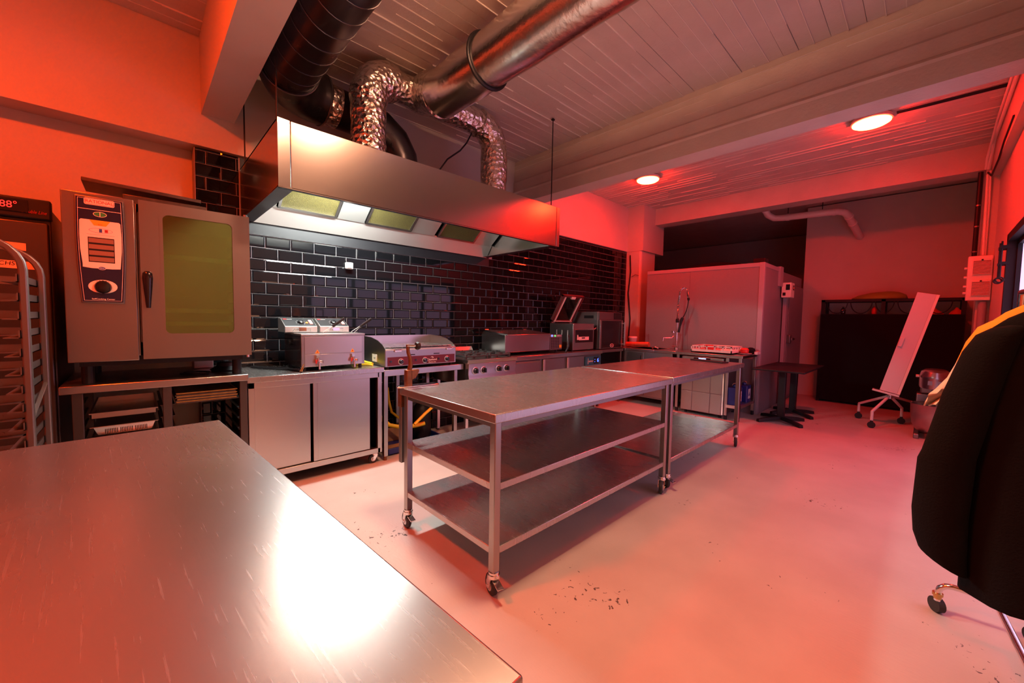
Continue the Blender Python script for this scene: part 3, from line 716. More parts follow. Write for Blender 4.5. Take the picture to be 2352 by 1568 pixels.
for i in range(7):
    z = .765+i*.0085; dx = random.uniform(-.006, .006)
    b = MB().box(.165+dx, .488+dx, 3.305+random.uniform(-.008, .008), 3.9, z, z+.004).box(.165+dx, .488+dx, 3.30, 3.306, z, z+.0075)
    w = ('lowest', 'second lowest', 'third from the bottom', 'middle', 'third from the top', 'second from the top', 'topmost')[i]
    tag(b.build('baking_sheet', 'gold_tray' if i % 2 else 'dark_tray'), '%s tarnished baking sheet of the tight stack in the right bay' % w, 'baking sheet', 'stacked baking sheets')
tag(box(.30, .42, 3.84, 3.99, .932, 1.02).build('towel_box', 'white_plastic', bevel=.004), 'small white box under the oven on its stand', 'box')
tag(MB().lathe([(.09, 0), (.10, .012), (.06, .035), (.055, .06), (.05, .062)], (.47, 3.6, .932), 20).build('drain_cap', 'black_metal', smooth=40), 'round grey cap under the right end of the oven', 'cap')
tag(MB().tube([(.2, 3.5, .938), (.26, 3.44, .938), (.33, 3.42, .938), (.36, 3.5, .94), (.30, 3.56, .94), (.22, 3.55, .938)], .006, 6).build('oven_hose', 'black', smooth=40), 'coiled black hose under the oven', 'hose')
# dark sheets lying on the oven
tag(MB().box(-.22, .33, 3.42, 3.72, 0, .022, Matrix.Translation((0, 0, 2.105)) @ Matrix.Rotation(R(2), 4, 'Y')).build('dark_board', 'dark_tray', bevel=.003), 'dark flat board lying tilted on top of the oven', 'board')
tag(MB().box(-.05, .36, 3.40, 3.80, 2.012, 2.07).build('dark_tray_box', 'dark_tray', bevel=.004), 'dark metal box under the board on the oven', 'box')

# ================================================================== COOKING LINE
CB = thing('sliding_door_cabinet', (1.08, 3.78, 0), 'steel base cabinet on casters with two sliding doors below the fryer', 'cabinet')
cx0, cx1, cy0, cy1 = .575, 1.625, 3.42, 4.08
box(cx0-.01, cx1, cy0-.02, cy1, .845, .89).build('worktop', 'worktop', CB, bevel=.004)
fr = MB().box(cx0, cx1-.04, cy0, cy0+.04, .80, .845).box(cx0, cx1-.03, cy0, cy0+.04, .10, .145)
fr.box(cx0, cx0+.04, cy0, cy0+.04, .10, .845).box(cx1-.055, cx1-.015, cy0, cy0+.04, .10, .845)
fr.build('front_frame', 'steel_cab', CB, bevel=.002)
MB().box(cx0, cx0+.004, cy0+.04, cy1, .10, .845).box(cx1-.02, cx1-.015, cy0+.04, cy1, .10, .845).box(cx0, cx1-.02, cy1-.01, cy1, .10, .845).box(cx0, cx1-.02, cy0+.04, cy1, .10, .12).build('carcass', 'black_metal', CB)
d1 = box(cx0+.04, 1.005, cy0+.022, cy0+.036, .150, .80).build('sliding_door', 'steel_cab', CB, bevel=.002)
d2 = box(1.055, 1.50, cy0+.008, cy0+.020, .150, .80).build('sliding_door', 'steel_cab', CB, bevel=.002)
MB().box(1.022, 1.055, cy0+.004, cy0+.022, .150, .80).build('door_stile', 'steel_cab', d2, bevel=.002)
for x, y in ((cx0+.05, cy0+.05), (cx1-.06, cy0+.05), (cx0+.05, cy1-.05), (cx1-.06, cy1-.05)): caster(CB, x, y, R(180), .10, False)

# double fryer
F = thing('double_fryer', (1.21, 3.72, .89), 'tabletop double deep fryer with two taps and warning triangles', 'fryer')
fx0, fx1, fy = .958, 1.482, 3.50
box(fx0, fx1, fy, 3.98, .925, 1.185).build('body', 'steel', F, bevel=.003)
box(fx0-.004, fx0+.001, fy+.01, 3.98, .925, 1.185).build('side_panel', 'black_gloss', F)
box(fx0-.003, fx1+.004, fy-.006, 3.99, 1.185, 1.20).build('top_rim', 'steel_cab', F, bevel=.003)
MB().box(fx0+.025, fx1-.025, fy-.004, fy, 1.035, 1.175).box(fx0+.025, fx1-.025, fy-.004, fy, .93, 1.028).build('front_sheet', 'steel_cab', F, bevel=.001)
for x in (fx0+.03, fx1-.03):
    for y in (fy+.03, 3.95): MB().cyl((x, y, .89), (x, y, .925), .015).build('foot', 'black', F)
MB().cyl((fx0, 3.80, 1.12), (fx0-.02, 3.80, 1.12), .028, n=14).build('side_boss', 'black', F)
for hx0, hx1 in ((.898, 1.155), (1.178, 1.432)):
    hd = MB().prism([(3.73, 1.205), (3.73, 1.256), (3.88, 1.325), (3.96, 1.325), (3.96, 1.205)], 'x', hx0, hx1).build('control_head', 'steel_in', F, bevel=.003)
    nrm = Vector((0, -.069, .15)).normalized()
    def onp(u, v, d=.001):   # u across, v up the slope 0..1
        return Vector((hx0+(hx1-hx0)*u, 3.73+.15*v, 1.256+.069*v))+Vector((0, -.418, .908))*d
    def plate(name, u0, u1, v0, v1, m, d0=.0005, d1=.0015, par=hd):
        vs = [onp(u, v, d) for u in (u0, u1) for v in (v0, v1) for d in (d0, d1)]
        return MB().add(vs, [(0,1,3,2),(4,6,7,5),(0,4,5,1),(2,3,7,6),(0,2,6,4),(1,5,7,3)]).build(name, m, par)
    plate('fascia', .02, .98, .04, .97, 'black')
    Mp = Matrix.Rotation(math.atan2(.069, .15), 3, 'X')
    text('brand_bar', 'pro', .016, onp(.13, .86, .002), Mp, 'red_print', hd, ext=.0003); plate('brand_block', .06, .16, .80, .92, 'red_print', .0016, .0022)
    text('brand_text', 'quatro', .015, onp(.25, .86, .002), Mp, 'white_print', hd, ext=.0003)
    MB().lathe([(.026, 0), (.024, .014), (.018, .018), (.003, .018)], onp(.54, .45, .001), 18, Mp).build('dial', 'black_gloss', hd, smooth=40)
    for k in range(9):
        a = -2.3+k*.58; plate('dial_mark', .54+.135*math.sin(a)-.008, .54+.135*math.sin(a)+.008, .45+.27*math.cos(a)-.015, .45+.27*math.cos(a)+.015, 'white_print', .0016, .002)
    MB().lathe([(.010, 0), (.009, .005), (.002, .007)], onp(.73, .42, .001), 12, Mp).build('pilot_light', 'led_orange', hd)
    plate('rocker_switch', .81, .90, .25, .70, 'led_pink', .001, .008)
    MB().tube([(hx0+.06, 3.729, 1.215), (hx0+.068, 3.70, 1.238), (hx1-.065, 3.70, 1.238), (hx1-.057, 3.729, 1.215)], .004, 6).box(hx0+.10, hx1-.10, 3.694, 3.712, 1.218, 1.246).build('lid_handle', 'chrome', hd)
for bx0, ang in ((1.20, 0), (1.445, 0)):
    bk = thing('fryer_basket', (bx0, 3.62, 1.2), 'black gripped basket handle rising from the %s fryer tank' % ('left' if bx0 < 1.3 else 'right'), 'fryer basket', 'fryer baskets')
    MB().tube([(bx0-.03, 3.66, 1.195), (bx0-.02, 3.64, 1.215), (bx0+.035, 3.60, 1.262)], .003, 6).tube([(bx0+.005, 3.66, 1.195), (bx0+.012, 3.64, 1.215), (bx0+.048, 3.60, 1.262)], .003, 6).build('wire', 'chrome', bk)
    gr = MB(); pts = [Vector((bx0+.04, 3.60, 1.258))+Vector((.085, -.05, .075))*(i/8) for i in range(9)]
    gr.tube(pts, [.010, .013, .012, .013, .012, .013, .012, .014, .011], 8).build('grip', 'black', bk, smooth=50)
for tx in (1.08, 1.372):
    tp = MB().box(tx-.014, tx+.012, fy-.03, fy-.004, .985, 1.022).cyl((tx, fy-.03, .97), (tx, fy-.03, 1.0), .012).cyl((tx+.012, fy-.03, .968), (tx+.03, fy-.045, .968), .012).cyl((tx+.006, fy-.034, .905), (tx+.006, fy-.034, .96), .010)
    tp.build('drain_tap', 'chrome', F, smooth=40)
    box(tx-.022, tx-.014, fy-.04, fy-.02, .955, .985).build('tap_lever', 'red_plastic', F)
    tz = 1.036
    MB().prism([(tx-.018, tz), (tx+.018, tz), (tx, tz+.031)], 'y', fy-.0062, fy-.0042).build('warning_triangle', 'orange_print', F)
    MB().prism([(tx-.008, tz+.006), (tx+.008, tz+.006), (tx, tz+.021)], 'y', fy-.0068, fy-.006).build('warning_mark', 'red_print', F)
tag(MB().tube([(.70, 4.02, .90), (.74, 3.9, .900), (.80, 3.8, .900), (.86, 3.72, .900), (.93, 3.62, .900), (.945, 3.52, .900), (.955, 3.47, .90), (.945, 3.46, .93)], .008, 7).tube([(.72, 4.03, .90), (.79, 3.88, .900), (.88, 3.76, .905), (.92, 3.60, .905), (.94, 3.5, .91)], .008, 7).build('mains_leads', 'black', smooth=40), 'black mains leads bunched beside the fryer', 'cable')
tag(MB().tube([(.935, 3.46, .90), (.95, 3.455, .93), (.965, 3.46, .955)], .004, 6).tube([(.945, 3.45, .90), (.96, 3.452, .93)], .004, 6).build('chain_clip', 'brass', smooth=40), 'small brass clip by the fryer corner', 'clip')
# socket on the tiles
sk = thing('socket_box', (1.57, 4.09, 1.86), 'white socket box fixed to the black tiles under the hood', 'socket')
box(1.535, 1.605, 4.055, 4.099, 1.83, 1.895).build('housing', 'white_plastic', sk, bevel=.006)
box(1.545, 1.595, 4.049, 4.056, 1.84, 1.87).build('flap', 'cream', sk, bevel=.003)

# griddle table and griddle
G1 = thing('griddle_table', (2.07, 3.75, 0), 'narrow steel table under the griddle, open below', 'table')
box(1.632, 2.535, 3.42, 4.07, .80, .86).build('top', 'steel_h', G1, bevel=.003)
for x, y in ((1.64, 3.44), (2.43, 3.44), (1.64, 4.0), (2.43, 4.0), (2.05, 4.0)): box(x, x+.04, y, y+.04, .04, .80).build('leg', 'steel', G1, bevel=.003)
for x, y in ((1.66, 3.46), (2.45, 3.46), (1.66, 4.02), (2.45, 4.02), (2.07, 4.02)): MB().cyl((x, y, 0), (x, y, .04), .016).build('foot', 'iron_brown', G1)
GR = thing('griddle', (2.04, 3.7, .86), 'steel electric griddle with red front panel, three dials and curved splash guard', 'griddle')
gx0, gx1, gy = 1.648, 2.437, 3.43
box(gx0, gx1, gy, 3.93, .885, 1.055).build('body', 'steel', GR, bevel=.003)
for x in (gx0, gx1-.004):
    MB().prism([(gy+.005, 1.055), (gy+.06, 1.09), (gy+.16, 1.125), (gy+.30, 1.15), (3.93, 1.158), (3.93, .89), (gy+.005, .89)], 'x', x-.002, x+.004).build('splash_side', 'steel', GR)
box(gx0, gx1, 3.925, 3.935, .9, 1.158).build('splash_back', 'steel_h', GR)
box(gx0+.01, gx1-.01, gy+.05, 3.92, 1.055, 1.066).build('hot_plate', 'worktop', GR, bevel=.002)
MB().prism([(gy-.004, 1.046), (gy+.06, 1.066), (gy+.06, 1.056), (gy, 1.038)], 'x', gx0, gx1).build('front_lip', 'chrome', GR)
rp = box(gx0+.022, gx1-.018, gy-.004, gy, .893, .975).build('front_panel', 'red_panel', GR)
for x in (1.802, 2.062, 2.322):
    k = MB().lathe([(.030, 0), (.030, .004), (.024, .006), (.023, .004), (.004, .003)], (x, gy-.004, .929), 22, Matrix.Rotation(PI/2, 3, 'X')).build('dial_ring', 'alu', rp, smooth=30)
    MB().lathe([(.021, .003), (.019, .022), (.015, .026), (.003, .026)], (x, gy-.004, .929), 20, Matrix.Rotation(PI/2, 3, 'X')).box(x-.004, x+.004, gy-.034, gy-.02, .912, .946).build('dial_knob', 'black_gloss', k, smooth=40)
    MB().cyl((x-.102, gy-.004, .936), (x-.102, gy-.011, .936), .010, n=12).build('indicator', 'black_gloss', rp)
text('brand_text', 'Diamond', .030, (2.145, gy-.005, .930), FY, 'white_print', rp, ext=.0004)
text('model_text', 'Plancha Line', .022, (2.145, gy-.005, .905), FY, 'panel_white', rp, italic=.35, ext=.0003, sx=.8)
lg = MB().prism([(2.128, .952), (2.145, .963), (2.163, .952), (2.145, .941), (2.150, .948), (2.156, .952), (2.145, .958), (2.134, .952)], 'y', gy-.0052, gy-.0042).build('emblem', 'white_print', rp)
for x in (1.735, 2.315): box(x, x+.075, gy-.012, gy, 1.022, 1.040).build('tray_grip', 'chrome', GR, bevel=.003)
for x in (1.885, 2.165): box(x, x+.07, gy-.001, gy+.001, .985, .994).build('vent_slot', 'black', GR)
for x in (gx0+.04, gx1-.04):
    for y in (gy+.04, 3.88): MB().cyl((x, y, .86), (x, y, .885), .016).build('foot', 'black', GR)
MB().box(gx0-.0045, gx0-.0022, 3.60, 3.70, .92, .99).build('rating_label', 'cream', GR)
text('rating_text', 'Grill', .022, (gx0-.006, 3.65, .955), FX, 'black', GR, ext=.0002)
tag(MB().tube([(1.50, 3.93, .955), (1.545, 3.86, .935), (1.585, 3.70, .910), (1.60, 3.60, .905)], .013, 10).build('gas_hose', 'yellow', smooth=50), 'bright yellow hose between the fryer and the griddle', 'hose')
tag(MB().tube([(1.47, 3.70, .899), (1.55, 3.62, .901), (1.585, 3.56, .898)], .009, 8).build('steel_wand', 'yellow', smooth=50), 'yellow strap lying flat beside the fryer', 'strap')
# hoses and gas gear below
gg = 'yellow hoses under the griddle table'
tag(MB().tube([(1.80, 4.03, .53), (1.80, 4.0, .42), (1.82, 3.92, .30), (1.88, 3.82, .22), (2.0, 3.74, .19), (2.14, 3.70, .20), (2.22, 3.69, .21)], .022, 10).build('gas_hose', 'yellow', smooth=50), 'thick yellow hose lying along the floor under the griddle table', 'hose', gg)
tag(MB().tube([(1.96, 4.03, .58), (1.96, 4.0, .44), (1.97, 3.95, .32), (2.02, 3.86, .26), (2.08, 3.8, .25)], .014, 10).build('gas_hose', 'yellow', smooth=50), 'thin yellow hose hanging straight down under the griddle table', 'hose', gg)
tag(MB().tube([(2.06, 3.62, .24), (2.18, 3.62, .33), (2.30, 3.63, .40), (2.42, 3.65, .42), (2.52, 3.68, .40), (2.57, 3.70, .36)], .016, 10).build('gas_hose', 'yellow', smooth=50), 'arched yellow hose running toward the stove', 'hose', gg)
vv = thing('gas_valve', (1.82, 4.06, .6), 'brass gas tap on the wall under the griddle table', 'valve')
MB().cyl((1.72, 4.06, .64), (1.95, 4.06, .64), .013).cyl((1.80, 4.06, .58), (1.80, 4.06, .64), .012).cyl((1.80, 4.04, .58), (1.80, 4.03, .53), .016).build('pipe', 'chrome', vv, smooth=40)
MB().box(1.835, 1.85, 4.02, 4.05, .54, .60).build('lever', 'yellow', vv)
cr = thing('blue_tray', (2.1, 3.8, 0), 'blue plastic tray with timber pieces under the griddle table', 'tray')
MB().box(1.72, 2.40, 3.53, 3.96, .01, .02).box(1.72, 2.40, 3.53, 3.545, .01, .07).box(1.72, 2.40, 3.945, 3.96, .01, .07).box(1.72, 1.735, 3.53, 3.96, .01, .07).box(2.385, 2.40, 3.53, 3.96, .01, .07).box(1.76, 2.36, 3.57, 3.92, 0, .01).build('pan', 'blue_can', cr, bevel=.004)
tag(box(1.76, 2.12, 3.60, 3.68, .021, .06).build('timber_batten', 'wood', bevel=.003), 'light timber batten lying in the blue tray, front one', 'batten', 'battens in the tray')
tag(box(1.78, 2.12, 3.89, 3.935, .021, .16).build('timber_batten', 'wood', bevel=.003), 'upright timber plank at the back of the blue tray', 'batten', 'battens in the tray')
tag(MB().lathe([(.09, 0), (.10, .02), (.10, .30), (.07, .37), (.03, .40), (.03, .43)], (2.27, 3.83, .021), 20).build('gas_bottle', 'black_metal', smooth=40), 'dark gas bottle standing in the blue tray', 'gas bottle')

# gas stove
SV = thing('gas_stove', (2.9, 3.75, 0), 'four burner gas stove with slanted steel front and four knobs', 'stove')
sx0, sx1 = 2.56, 3.262
box(sx0, sx1, 3.42, 4.05, .62, .87).build('body', 'steel', SV, bevel=.003)
MB().prism([(3.33, .905), (3.42, .905), (3.42, .865), (3.345, .862)], 'x', sx0-.03, sx1+.0).build('front_rim', 'steel_h', SV, bevel=.003)
ff = MB().prism([(3.345, .862), (3.42, .862), (3.42, .64), (3.375, .64), (3.34, .69), (3.355, .75)], 'x', sx0-.01, sx1-.01).build('front_panel', 'steel_h', SV, bevel=.003)
box(sx0, sx1, 3.42, 4.05, .87, .895).build('hob_pan', 'steel_dull', SV)
for x in (2.64, 2.755, 2.975, 3.095):
    k = MB().lathe([(.042, 0), (.042, .008), (.033, .012)], (x, 3.357, .785), 20, Matrix.Rotation(PI/2, 3, 'X')).build('knob_ring', 'alu', ff, smooth=30)
    MB().lathe([(.032, .005), (.028, .035), (.023, .04), (.003, .04)], (x, 3.357, .785), 18, Matrix.Rotation(PI/2, 3, 'X')).box(x-.006, x+.006, 3.297, 3.33, .762, .808).build('knob', 'black_gloss', k, smooth=40)
MB().cyl((3.24, 3.345, .68), (3.24, 3.335, .68), .010).build('igniter', 'black', ff)
for bxk in (2.735, 3.08):
    for by in (3.57, 3.87):
        MB().lathe([(.06, 0), (.06, .012), (.045, .02), (.04, .03), (.004, .032)], (bxk, by, .895), 20).build('burner', 'cast_iron', SV, smooth=40)
        g = MB(); z = .935
        for s in (-1, 1):
            g.box(bxk-.165, bxk+.165, by+s*.125-.008, by+s*.125+.008, z-.012, z+.004).box(bxk+s*.155-.008, bxk+s*.155+.008, by-.135, by+.135, z-.012, z+.004)
            g.box(bxk-.008, bxk+.008, by+s*.04, by+s*.13, z-.010, z+.010).box(bxk+s*.05, bxk+s*.155, by-.008, by+.008, z-.010, z+.010)
            for q in (-1, 1): g.box(bxk+s*.15-.012, bxk+s*.15+.012, by+q*.12-.012, by+q*.12+.012, .895, z+.02)
        g.build('pan_grate', 'cast_iron', SV, bevel=.003)
gv = MB().box(2.74, 3.10, 3.985, 4.04, .895, .945).build('flue_box', 'steel_dull', SV)
for i in range(26): MB().box(2.745+i*.0135, 2.750+i*.0135, 3.97, 4.02, .945, 1.0, Matrix.Translation((0, 3.98, .945)) @ Matrix.Rotation(R(-35), 4, 'X') @ Matrix.Translation((0, -3.98, -.945))).build('flue_slat', 'alu', gv)
MB().box(2.735, 3.10, 3.985, 3.99, .94, .95).build('flue_rail', 'alu', gv)
sl = MB()
for x in (2.585, 3.21):
    for y in (3.44, 4.0): sl = box(x, x+.035, y, y+.035, .02, .62); sl.build('leg', 'alu', SV)
box(2.59, 3.24, 3.445, 3.47, .42, .455).build('cross_rail', 'alu', SV)
for x in (2.6025, 3.2275):
    for y in (3.4575, 4.0175): MB().cyl((x, y, 0), (x, y, .02), .014).build('foot', 'rubber', SV)

# refrigerated counter
RC = thing('refrigerated_counter', (4.25, 3.78, 0), 'long steel refrigerated counter with blue control panel right of the stove', 'counter')
box(3.30, 5.18, 3.42, 4.08, .845, .895).build('worktop', 'steel_h', RC, bevel=.004)
box(3.31, 5.17, 3.46, 4.07, .12, .845).build('body', 'steel_dull', RC)
for x0, x1, kind in ((3.32, 3.78, 'd'), (3.84, 4.27, 'o'), (4.34, 4.74, 'o')):
    if kind == 'd':
        for z0, z1 in ((.68, .83), (.50, .655), (.16, .475)):
            d = box(x0, x1, 3.44, 3.46, z0, z1).build('drawer', 'steel', RC, bevel=.003); MB().prism([(3.44, z1-.002), (3.425, z1-.004), (3.425, z1-.014), (3.44, z1-.028)], 'x', x0+.01, x1-.01).build('drawer_grip', 'steel', d)
    else:
        d = box(x0, x1, 3.44, 3.46, .16, .83).build('door', 'steel', RC, bevel=.003); box(x0, x0+.035, 3.43, 3.441, .16, .83).build('door_grip', 'alu', d, bevel=.003)
pc = box(4.765, 5.16, 3.435, 3.46, .68, .815).build('control_panel', 'blue_panel', RC, bevel=.003)
ds = box(4.97, 5.10, 3.431, 3.4352, .70, .80).build('display', 'black_gloss', pc); text('digit', '6', .085, (5.075, 3.4300, .748), FY, 'led_blue', ds, ext=.0005)
for z in (.73, .765): MB().cyl((4.995, 3.4312, z), (4.995, 3.430, z), .005, n=8).build('led', 'led_blue', ds)
text('panel_text', 'coreco', .05, (4.90, 3.4345, .745), FY, 'panel_white', pc, ext=.0004, sx=.8); MB().tube([(4.825, 3.434, .70), (4.815, 3.434, .74), (4.828, 3.434, .79), (4.84, 3.434, .745), (4.828, 3.434, .705)], .002, 5).build('flame_mark', 'panel_white', pc)
box(4.765, 5.16, 3.44, 3.46, .16, .665).build('motor_grille', 'steel_dull', RC)
for x in (3.36, 5.12):
    for y in (3.5, 4.03): MB().cyl((x, y, 0), (x, y, .12), .022).build('foot', 'steel', RC)
# topping rail
TR = thing('topping_rail', (3.8, 3.8, .895), 'low refrigerated topping unit with sloping steel lid glowing red', 'topping unit')
trp = [(3.56, .935), (4.02, .935), (4.02, 1.15), (3.98, 1.19), (3.56, 1.155)]
MB().prism(trp, 'x', 3.268, 4.10).build('body', 'steel_h', TR, bevel=.004)
MB().prism([(3.53, 1.148), (3.53, 1.160), (3.97, 1.206), (3.99, 1.198), (3.57, 1.155)], 'x', 3.275, 4.09).build('lid', 'steel_h', TR, bevel=.003)
mo = MB().prism([(3.56, .935), (4.02, .935), (4.02, 1.14), (3.56, 1.14)], 'x', 4.105, 4.36).build('motor_box', 'steel_dull', TR)
for k in range(5):
    for q in range(7): box(4.13+k*.036, 4.148+k*.036, 3.556, 3.561, .955+q*.022, .965+q*.022).build('vent_slot', 'black', mo)
MB().box(4.10, 4.34, 3.552, 3.56, 1.115, 1.145).build('switch_strip', 'alu', mo)
MB().cyl((4.135, 3.552, 1.131), (4.135, 3.548, 1.131), .013).build('blue_light', 'led_blue', mo); MB().cyl((4.20, 3.552, 1.128), (4.20, 3.548, 1.128), .011).build('green_light', 'led_green', mo)
text('switch_text', 'cold', .03, (4.27, 3.551, 1.13), FY, 'white_print', mo, ext=.0003); box(4.30, 4.345, 3.553, 3.561, .96, 1.0).build('warning_label', 'orange_print', mo)
for x in (3.31, 4.3):
    for y in (3.62, 3.97): MB().cyl((x, y, .895), (x, y, .935), .014).build('foot', 'black', TR)
for x in (3.32, 4.03): MB().cyl((x-.03, 3.985, 1.205), (x+.03, 3.985, 1.205), .010).build('lid_hinge', 'chrome', TR)
# vacuum packer
VP = thing('vacuum_packer', (4.85, 3.8, .895), 'steel vacuum packing machine with its clear lid standing open', 'vacuum packer')
box(4.60, 5.12, 3.55, 4.0, .91, 1.30).build('body', 'steel', VP, bevel=.004)
box(4.61, 5.11, 3.545, 3.552, 1.22, 1.30).build('front_strip', 'steel_h', VP); MB().tube([(4.62, 3.54, 1.215), (5.11, 3.54, 1.215), (5.13, 3.52, 1.24)], .006, 6).build('front_rail', 'chrome', VP)
vf = box(4.66, 5.09, 3.544, 3.551, 1.02, 1.205).build('control_glass', 'black_gloss', VP)
box(4.73, 4.98, 3.541, 3.545, 1.055, 1.105).build('control_strip', 'panel_white', vf); box(4.80, 4.88, 3.540, 3.5415, 1.078, 1.095).build('readout', 'black', vf); MB().prism([(4.69, 1.06), (4.73, 1.065), (4.72, 1.10), (4.71, 1.135), (4.69, 1.13)], 'y', 3.541, 3.545).build('bird_mark', 'panel_white', vf)
for k, x in enumerate((3.86, 3.76, 3.65)):
    for q in range((4, 4, 15)[k]): box(4.5985, 4.6005, x-.007, x+.007, 1.20-q*.0185-.010, 1.20-q*.0185).build('vent_hole', 'white_print', VP)
lx0, lx1 = 4.60, 5.12; LA = Vector((0, 3.99, 1.325)); LB = Vector((0, 3.755, 1.73)); ld = (LB-LA); ln = ld.normalized(); lnn = Vector((0, -ln.z, ln.y))
def lid(x0, x1, t0, t1, d0, d1, name, m, par=None):
    vs = [(x, *(LA+ld*t+lnn*d).yz) for x in (x0, x1) for t in (t0, t1) for d in (d0, d1)]
    return MB().add(vs, [(0,1,3,2),(4,6,7,5),(0,4,5,1),(2,3,7,6),(0,2,6,4),(1,5,7,3)]).build(name, m, par or VP, bevel=.002)
lf = lid(lx0, lx1, 0, .07, -.02, .02, 'lid_frame', 'lid_rim')
for a in ((lx0, lx0+.035, 0, 1), (lx1-.035, lx1, 0, 1), (lx0, lx1, .93, 1)): lid(*a, -.02, .02, 'lid_edge', 'lid_rim', lf)
lid(lx0+.03, lx1-.03, .05, .95, -.006, .004, 'lid_pane', 'lid_glass', lf)
for a in (lx0+.055, lx1-.085): lid(a, a+.03, .04, .93, .006, .022, 'seal_bar', 'cream', lf)
lid(lx0+.04, lx1-.04, .03, .06, .004, .03, 'seal_strip', 'cream', lf); lid(lx0+.20, lx0+.30, .88, .96, .004, .03, 'lid_catch', 'cream', lf)
for x in (4.64, 5.08): MB().cyl((x-.03, 3.985, 1.31), (x+.03, 3.985, 1.31), .014).build('hinge', 'chrome', VP)
for x in (4.64, 5.08):
    for y in (3.6, 3.95): MB().cyl((x, y, .895), (x, y, .91), .015).build('foot', 'black', VP)
tag(MB().tube([(4.40, 3.52, .90), (4.44, 3.50, .98), (4.43, 3.50, 1.06), (4.46, 3.52, 1.12), (4.50, 3.55, 1.13)], .012, 8).build('power_cable', 'black', smooth=40), 'black cable hanging between topping unit and vacuum packer', 'cable')
# small convection oven on a stand
MO = thing('convection_oven', (5.53, 3.8, .895), 'small black glass convection oven beside the column', 'oven')
box(5.20, 5.86, 3.54, 4.05, .905, 1.49).build('body', 'steel_dull', MO, bevel=.004)
box(5.21, 5.86, 3.52, 3.54, 1.365, 1.485).build('fascia', 'steel_dull', MO); box(5.62, 5.845, 3.517, 3.521, 1.375, 1.478).build('touch_panel', 'black_gloss', MO)
od = box(5.20, 5.86, 3.49, 3.54, .91, 1.36).build('door', 'steel', MO, bevel=.003); box(5.25, 5.80, 3.485, 3.491, .92, 1.35).build('door_glass', 'black_gloss', od)
MB().box(5.825, 5.85, 3.43, 3.45, .95, 1.33).box(5.825, 5.85, 3.44, 3.49, .96, .98).box(5.825, 5.85, 3.44, 3.49, 1.30, 1.32).build('handle', 'alu', od, bevel=.003)
MB().tube([(5.53+.05*math.cos(t), 3.483, .955+.026*math.sin(t)) for t in [2*PI*i/24 for i in range(24)]], .003, 5, closed=True).build('logo_ring', 'panel_white', od); text('logo_text', 'unox', .03, (5.53, 3.483, .955), FY, 'panel_white', od, ext=.0003)
box(5.199, 5.201, 3.62, 3.80, 1.385, 1.43).build('side_label', 'black', MO)
OS = thing('oven_table', (5.53, 3.8, 0), 'steel table under the small convection oven', 'table')
box(5.19, 5.875, 3.48, 4.06, .85, .895).build('top', 'steel_dull', OS, bevel=.003)
for x in (5.21, 5.82):
    for y in (3.5, 4.0): box(x, x+.035, y, y+.035, 0, .85).build('leg', 'steel', OS)
for x in (5.24, 5.82):
    for y in (3.6, 4.0): MB().cyl((x, y, .895), (x, y, .906), .015).build('foot', 'black', MO)

# ================================================================== SINK LINE (faces -X)
SK = thing('sink_counter', (6.26, 2.9, 0), 'steel sink counter running along the cold room wall', 'counter')
sx, sxb = 5.90, 6.60
MB().box(sx, sxb, 2.60, 2.95, .865, .905).box(sx, sxb, 1.69, 2.60, .865, .905).box(sx, sxb, 3.45, 4.05, .865, .905).box(sx, sx+.09, 2.95, 3.45, .865, .905).box(sxb-.13, sxb, 2.95, 3.45, .865, .905).build('worktop', 'steel_h', SK, bevel=.004)
MB().box(sx+.09, sxb-.13, 2.95, 3.45, .66, .665).box(sx+.085, sx+.09, 2.95, 3.45, .66, .90).box(sxb-.13, sxb-.125, 2.95, 3.45, .66, .90).box(sx+.09, sxb-.13, 2.945, 2.95, .66, .90).box(sx+.09, sxb-.13, 3.45, 3.455, .66, .90).build('sink_bowl', 'steel', SK)
box(sx+.03, sxb-.02, 2.66, 4.05, .12, .655).build('cabinet', 'steel_dull', SK)
MB().box(sx+.025, sx+.03, 2.66, 4.05, .66, .865).build('front_apron', 'steel_dull', SK)
for y0, y1 in ((2.68, 3.10), (3.13, 3.55)):
    d = box(sx+.012, sx+.03, y0, y1, .15, .85).build('cupboard_door', 'steel', SK, bevel=.003); box(sx+.004, sx+.014, y0+.03, y0+.045, .62, .80).build('door_pull', 'chrome', d)
for x, y in ((sx+.01, 1.70), (sx+.01, 1.86), (sx+.01, 2.55), (sxb-.05, 1.70), (sxb-.05, 2.55)): box(x, x+.04, y-.0, y+.04, .06, .865).build('leg', 'steel', SK, bevel=.003)
for x, y in ((sx+.03, 1.72), (sx+.03, 1.88), (sx+.03, 2.57), (sxb-.03, 1.72), (sxb-.03, 2.57), (sx+.1, 3.6), (sxb-.1, 3.6)): MB().cyl((x, y, 0), (x, y, .07), .02).build('foot', 'black', SK)
box(sx, sxb-.02, 1.70, 1.875, .175, .215).build('low_shelf', 'alu', SK)
box(sx+.55, sxb+.01, 1.66, 1.70, .90, .94).build('upstand', 'white_plastic', SK)
DW = thing('dishwasher', (6.2, 2.2, 0), 'undercounter steel dishwasher with embossed door and lit display', 'dishwasher')
box(sx+.03, sxb-.03, 1.925, 2.50, .05, .85).build('body', 'steel_dull', DW)
box(sx-.004, sx+.03, 1.925, 2.50, .742, .85).build('control_fascia', 'steel', DW, bevel=.003)
dd = box(sx, sx+.03, 1.925, 2.50, .05, .735).build('door', 'steel_dull', DW, bevel=.003)
ys = (1.93, 2.085, 2.335, 2.495)
for z0, z1 in ((.055, .335), (.345, .73)):
    for k in range(3): box(sx-.006, sx+.002, ys[k]+.004, ys[k+1]-.004, z0, z1).build('door_panel', 'steel', dd, bevel=.003)
